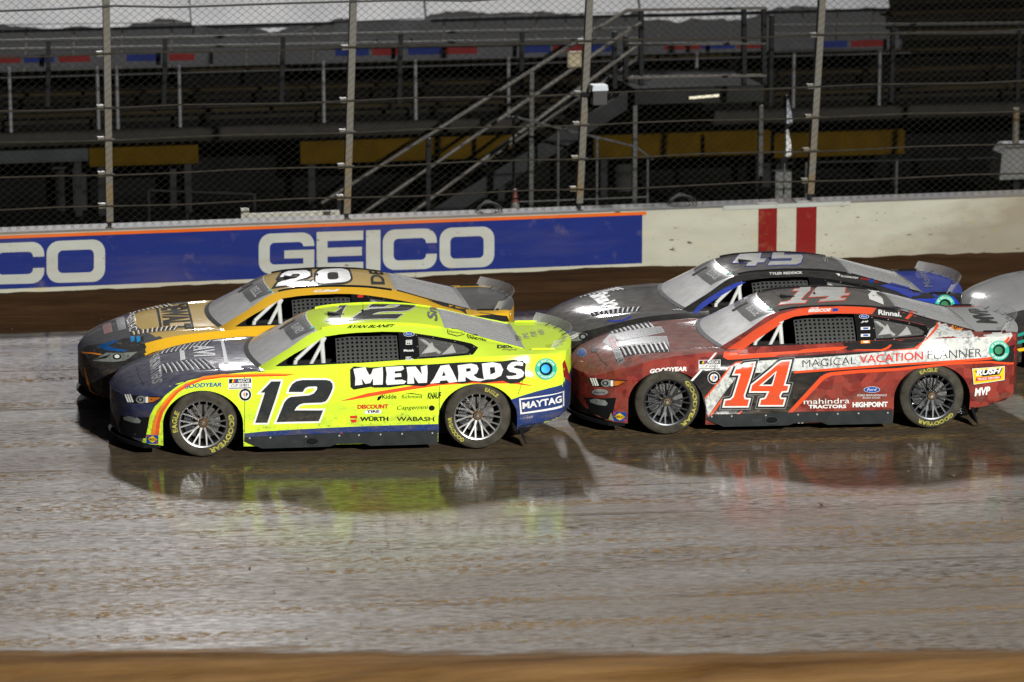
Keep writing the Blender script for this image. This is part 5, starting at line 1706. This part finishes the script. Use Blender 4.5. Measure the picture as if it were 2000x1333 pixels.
rl = D_((1508,842),(1702,822),(1702,798),(1512,812)); c.poly('sponsor_sticker', rl, PR, lv=7); c.quadtext('TRUCK CENTERS', D_((1520,836), (1692,818), (1692,803), (1522,817)), PW, lv=8, bold=.03)
fuel_ring(c, one(D_, 1688, 608), 19.5, plain('cap_green', (.05, .22, .10), .3, .3))
c.quadtext('GOODYEAR', C_((742,785), (1025,766), (1025,732), (742,752)), PW, arc=.18, bold=.045, shear=.15)
series_box(c, C_((1115,755), (1282,755), (1282,678), (1115,682)))
round_sticker(c, one(C_, 1232, 816), 12.3)
fuel_brand(c, C_((462,1145), (560,1152), (562,1080), (462,1075)))
ford_headlight(c, C_, 38, 5, .985)
c.poly('lower_intake', C_((245,965),(330,972),(485,968),(470,1040),(450,1180),(300,1150),(280,1040)), FLAT, lv=2)
c.poly('fog_lamp', C_((285,985),(330,975),(400,988),(422,1012),(410,1030),(340,1022),(290,1005)), LENS, lv=3)
c.poly('sticker', circ(one(C_, 362, 926), 16, 20, 6), PLG, lv=3); c.tx('Racing', one(C_, 318, 938), one(C_, 405, 938), 5, PB, lv=4, shear=.3)
c.poly('torn_tape', C_((448,1080),(470,1150),(590,1165),(600,1200),(560,1225),(450,1205),(440,1150)), plain('torn_tape_tan', (.42, .36, .22), .7, 0, .5, 12), lv=4, minn=.03)
windshield_banner(c, 'BRISCOE')
gm = plain('hood_print_grey', (.075, .075, .072), .4, 0, .3, 6)
for l in (((425,480),(850,392),(1215,352),(1262,420),(790,530),(560,575),(480,540)), ((500,600),(800,535),(1310,515),(1375,690),(1330,600),(800,640),(510,670))):
    p = H14(*l); c.poly('hood_print', grow(p, 2.2), PLG, 'top', lv=1); c.poly('hood_print', p, gm, 'top', lv=2)
c.poly('hood_panel', H14((232,438),(405,425),(480,640),(610,925),(490,995),(380,700)), PLG, 'top', lv=1)
c.quadtext('VACATION', H14((300,530), (390,730), (500,690), (425,500)), PR, 'top', lv=2)
c.quadtext('PLANNER', H14((395,740), (490,985), (595,920), (515,705)), PB, 'top', lv=2)
bc = one(C_, 222, 625)
c.poly('nose_badge', circ(bc, 9.6, 24, 9), PLG, 'top', lv=2); c.poly('nose_badge', circ(bc, 8.4, 24, 7.8), PBL, 'top', lv=3)
c.poly('tail_lamp', D_((1795,600),(1815,560),(1850,690),(1855,720),(1820,690)), plain('tail_red', (0,0,0)), lv=4, minn=.02)
c.poly('jack_marks', D_((148,1112),(163,1112),(163,1160),(148,1160)), PW, lv=12); c.poly('jack_marks', D_((174,1112),(190,1112),(190,1160),(174,1160)), PW, lv=12)
c.poly('bumper_edge', D_((1480,1050),(1640,1005),(1830,950),(1835,975),(1640,1030),(1485,1062)), CARBON, lv=2)

# ---- number 20
c = car20
c20 = [c.uv(283, 668, 'side')[0]]
u20, v20 = c.uv(273, 640, 'top')
k20 = u20 - .30*(v20/.95)**2
c.recolor('hood', lambda x, y, z: x - .30*(y/.95)**2 < k20, paint('hood_smoke', (.055, .06, .075), .2))
c.recolor('body_side', lambda x, y, z: x < c20[0], BLK20)
c.poly('nose_paint', H20((1000,640),(1040,860),(1000,920),(880,1000),(500,1160),(100,1160),(20,1000),(20,850),(100,790),(300,770),(700,680)), BLK20, lv=1, minn=.03)
c.poly('blue_fade', H20((260,795),(400,750),(600,690),(560,740),(420,800),(500,830),(750,870),(700,895),(450,880),(330,850)), plain('fade_blue', (.02, .13, .40), .4, 0, .5, 5), lv=2, minn=.03)
for x in (790, 885): c.poly('blue_square', H20((x, 655),(x + 65, 645),(x + 72, 720),(x + 15, 750)), plain('square_blue', (.03, .33, .72), .4), lv=3)
c.poly('hood_print', H20((1200,180),(1240,170),(1305,500),(1265,500)), PDG, 'top', lv=1)
c.poly('hood_print', H20((1685,90),(1720,85),(1835,560),(1800,560)), PDG, 'top', lv=1)
c.quadtext('DEWALT', H20((1270,60), (1335,560), (1790,520), (1685,40)), PDG, 'top', bold=.05)
c.quadtext('REISTAC', H20((715,265), (775,575), (905,540), (850,250)), PW, 'top', bold=.0)
c.poly('hood_patch', H20((330,470),(470,420),(500,580),(360,620)), plain('patch_pink', (.33, .17, .16), .45), 'top', lv=2)
c.poly('hood_patch', H20((545,370),(690,330),(720,530),(590,560)), plain('patch_grey', (.10, .10, .105), .45), 'top', lv=2)
c.poly('headlight', H20((330,950),(400,912),(640,915),(912,898),(850,940),(700,1040),(560,1058),(180,1040)), LENS, lv=3, minn=.02)
c.poly('lamp_reflector', circ(one(H20, 578, 975), 8.5, 20, 6), FLAT, lv=4, minn=.02)
c.poly('lamp_reflector', circ(one(H20, 578, 972), 5, 16, 3.6), PW, lv=5, minn=.02)
for k in (0, 1): c.poly('lamp_bar', H20((260 - 40*k, 1000 + 20*k),(400 - 30*k, 960 + 24*k),(480, 925 + 20*k),(470, 935 + 20*k),(400, 975 + 24*k),(250 - 40*k, 1010 + 20*k)), FLAT, lv=4, minn=.02)
F20 = win(130, 640, 8.333)
c.poly('grille_line', F20((262,395),(420,408),(580,432),(560,452),(420,430),(255,412)), PO, lv=3, minn=.02)
c.poly('grille_line', F20((285,640),(310,640),(350,820),(425,1160),(640,1195),(640,1220),(400,1180),(335,900)), PO, lv=3, minn=.02)
fq = I_
two = [[(0,.62),(.03,.85),(.2,1),(.8,1),(.97,.85),(1,.62),(.9,.5),(.42,.22),(1,.22),(.95,0),(0,0),(.03,.25),(.62,.58),(.66,.72),(.58,.78),(.42,.78),(.36,.72),(.35,.62)]]
zero = [rrect(0, 0, 1, 1, .3), rrect(.34, .24, .66, .76, .12)]
q = N_((345, 1022), (930, 985), (900, 880), (400, 905))
for l, (a0, a1) in ((two[0], (0, .44)), (zero[0], (.52, 1))):
    p = into_quad([(a0 + (a1 - a0)*x, y) for x, y in l], q)
    c.poly('roof_number_outline', grow(p, 4.0), PDG, 'top', lv=1)
    c.poly('roof_number', p, plain('roof_white', (.48, .475, .44), .4, 0, .35, 7), 'top', lv=2)
p = into_quad([(.52 + .48*x, y) for x, y in zero[1]], q); c.poly('roof_number_hole', p, PDG, 'top', lv=3)
c.quadtext('DEWALT', G_((608, 228), (555, 105), (440, 105), (500, 225)), PDG, 'top', bold=.03)
c.quadtext('C.Bell', N_((632, 1066), (830, 1058), (842, 1040), (645, 1046)), PW, bold=.06, shear=.3)
c.poly('black_tail', G_((935,345),(1120,378),(1270,412),(1420,450),(1560,470),(1580,520),(1400,520),(1200,430),(1060,395)), BLACK, lv=1)
c.poly('sticker', N_((975,1086),(1018,1086),(1018,1106),(972,1106)), PR, lv=3)
windshield_banner(c, 'BELL')

# ---- number 45
c = car45
c.poly('blue_pillar', H_((1245,610),(1320,530),(1400,475),(1500,415),(1600,368),(1670,366),(1600,402),(1480,470),(1340,562),(1290,606)), BLUE45, lv=2)
c.poly('blue_quarter', I_((875,395),(960,370),(1100,408),(1200,440),(1330,455),(1450,480),(1500,540),(1300,560),(1000,440)), BLUE45, lv=2, minn=.05)
c.poly('swoosh', H_((585,662),(640,668),(720,655),(760,632),(778,640),(720,670),(640,682),(590,674)), BLUE45, lv=2)
for t, bl, br, h, m in (('TYLER REDDICK', (10,311), (268,302), 19, PW), ('DOORDASH', (570,328), (702,343), 14, PW), ('FOOD', (725,348), (790,356), 15, PR), ('CITY', (822,366), (875,374), 15, PR)):
    c.tx(t, one(I_, *bl), one(I_, *br), h/4, m, bold=.02, lv=3)
c.poly('sticker', I_((788,372),(820,376),(822,340),(790,336)), PBL, lv=3)
c.poly('sticker', I_((528,300),(555,302),(566,312),(550,322),(545,312)), PW, lv=3)
F4 = [[(.55,1),(.8,1),(.8,.42),(1,.42),(1,.2),(.8,.2),(.8,0),(.5,0),(.5,.2),(0,.2),(0,.42)]]
F5 = [[(0,1),(1,1),(1,.76),(.32,.76),(.32,.62),(.9,.62),(1,.5),(1,.12),(.88,0),(0,0),(0,.24),(.66,.24),(.66,.4),(0,.4)]]
q = [(1425, 521), (1563, 517.5), (1575, 486), (1452, 489)]
for l, (a0, a1) in ((F4[0], (0, .46)), (F5[0], (.54, 1))):
    p = into_quad([(a0 + (a1 - a0)*x, y) for x, y in l], q)
    c.poly('roof_number_outline', grow(p, 1.5), BLUE45, 'top', lv=1); c.poly('roof_number', p, plain('roof_white', (.48, .475, .44), .4, 0, .35, 7), 'top', lv=2)
c.quadtext('SiriusXM', H_((440,425), (560,592), (690,570), (582,405)), PW, 'top', bold=.05)
c.quadtext('MoneyLion', I_((1310,400), (1180,252), (1122,262), (1225,405)), PLG, 'top')
c.quadtext('sirius', I_((470,210), (400,130), (365,132), (425,212)), PLG, 'top')
J_ = win(1040, 600, 9.09)
c.poly('headlight', J_((600,500),(640,440),(720,430),(900,460),(985,480),(960,560),(800,610),(600,605)), LENS, lv=3, minn=.02)
c.poly('lamp_reflector', circ(one(J_, 900, 525), 8, 20, 6.5), FLAT, lv=4, minn=.02); c.poly('lamp_reflector', circ(one(J_, 900, 528), 4.5, 20, 3.6), PLG, lv=5, minn=.02)
for k in (0, 1): c.poly('lamp_bar', J_((600,530 + 40*k),(690,515 + 40*k),(800,470 + 30*k),(830,475 + 30*k),(710,530 + 40*k),(600,550 + 40*k)), PW, lv=4, minn=.02)
c.poly('blue_corner', J_((605,470),(640,420),(715,430),(640,485)), BLUE45, lv=4, minn=.02)
fuel_ring(c, one(I_, 1380, 545), 19, plain('cap_green', (0,0,0)))
windshield_banner(c, 'REDDICK')

# ---- silver car at the edge
c = car05
K_ = win(1900, 480, 5.55)
c.quadtext('ZIM', K_((460,305), (620,270), (630,225), (490,258)), PB, 'top', bold=.04)
c.quadtext('JOHNSON', K_((345,320), (480,545), (520,525), (395,310)), PLG, 'top')
for y in (960, 1040): c.poly('teal_stripe', K_((470,y),(560,y - 25),(640,y - 30),(640,y + 5),(560,y + 8),(475,y + 35)), plain('stripe_teal', (.03, .33, .26), .4), lv=2, minn=.02)
c.poly('yellow_mark', K_((480,1120),(560,1105),(560,1140),(500,1148)), PY, lv=2, minn=.02)

# ---- panel seams
SEAM = plain('panel_seam', (.02, .02, .02), .6)
def seam(car, pts, w, mode):
    a = np.array(pts, float); d = np.gradient(a, axis=0); n_ = np.stack([-d[:, 1], d[:, 0]], 1)/np.hypot(d[:, 0], d[:, 1])[:, None]*w
    car.poly('panel_seam', [tuple(p) for p in a + n_] + [tuple(p) for p in (a - n_)[::-1]], SEAM, mode, 3)
seam(car12, H12((30, 520), (75, 660), (120, 800), (190, 930)), .35, 'top')
seam(car14, H14((50, 520), (60, 640), (130, 770), (220, 920), (320, 1010)), .35, 'top')
for c, px_ in ((car12, [(858, 755), (858, 800), (858, 828)]), (car14, [(1398, 700), (1392, 740), (1385, 775)]), (car12, [(478, 735), (478, 790), (478, 845)]), (car12, [(1017, 700), (1022, 740), (1012, 770)]), (car14, [(1900, 700), (1905, 730), (1893, 752)])):
    seam(c, px_, .35, 'side')
# ------------------------------------------------------------------ infield floodlight that lights the near sides of the cars
def floodlight(loc, target, power, label, size=58, blend=.35):
    t = tag(empty('floodlight_mast', (loc[0], loc[1], 0)), label, 'floodlight', 'infield floodlight masts')
    MB().tube((0, 0, -.2), (0, 0, loc[2]), .16, 16, .10).build('mast', STEEL, t, True)
    MB().box((-1.2, -.1, loc[2] + .002), (1.2, .1, loc[2] + .14)).build('crossarm', STEEL, t)
    d = (Vector(target) - Vector(loc)).normalized()
    q = d.to_track_quat('-Z', 'Y')
    for k in (-.8, 0, .8):
        o = MB().lathe([(.10, .25), (.22, .10), (.26, 0), (.24, 0), (.10, .2)], 20, 'z').build('lamp_head', STEEL, t, True)
        o.location = (k, .25, loc[2] + .45); o.rotation_euler = q.to_euler()
    ld = bpy.data.lights.new('lamp', 'SPOT'); ld.energy = power; ld.spot_size = R(size); ld.spot_blend = blend; ld.shadow_soft_size = .35; ld.specular_factor = .35; ld.color = (1, .98, .93)
    lo = bpy.data.objects.new('lamp', ld); COL.objects.link(lo); lo.parent = t
    lo.location = (0, .6, loc[2] + .45); lo.rotation_euler = q.to_euler()
floodlight((16, -50, 20), (10.5, -33, 0), 178000, 'tall infield floodlight mast behind the camera to the right', 76, .30)
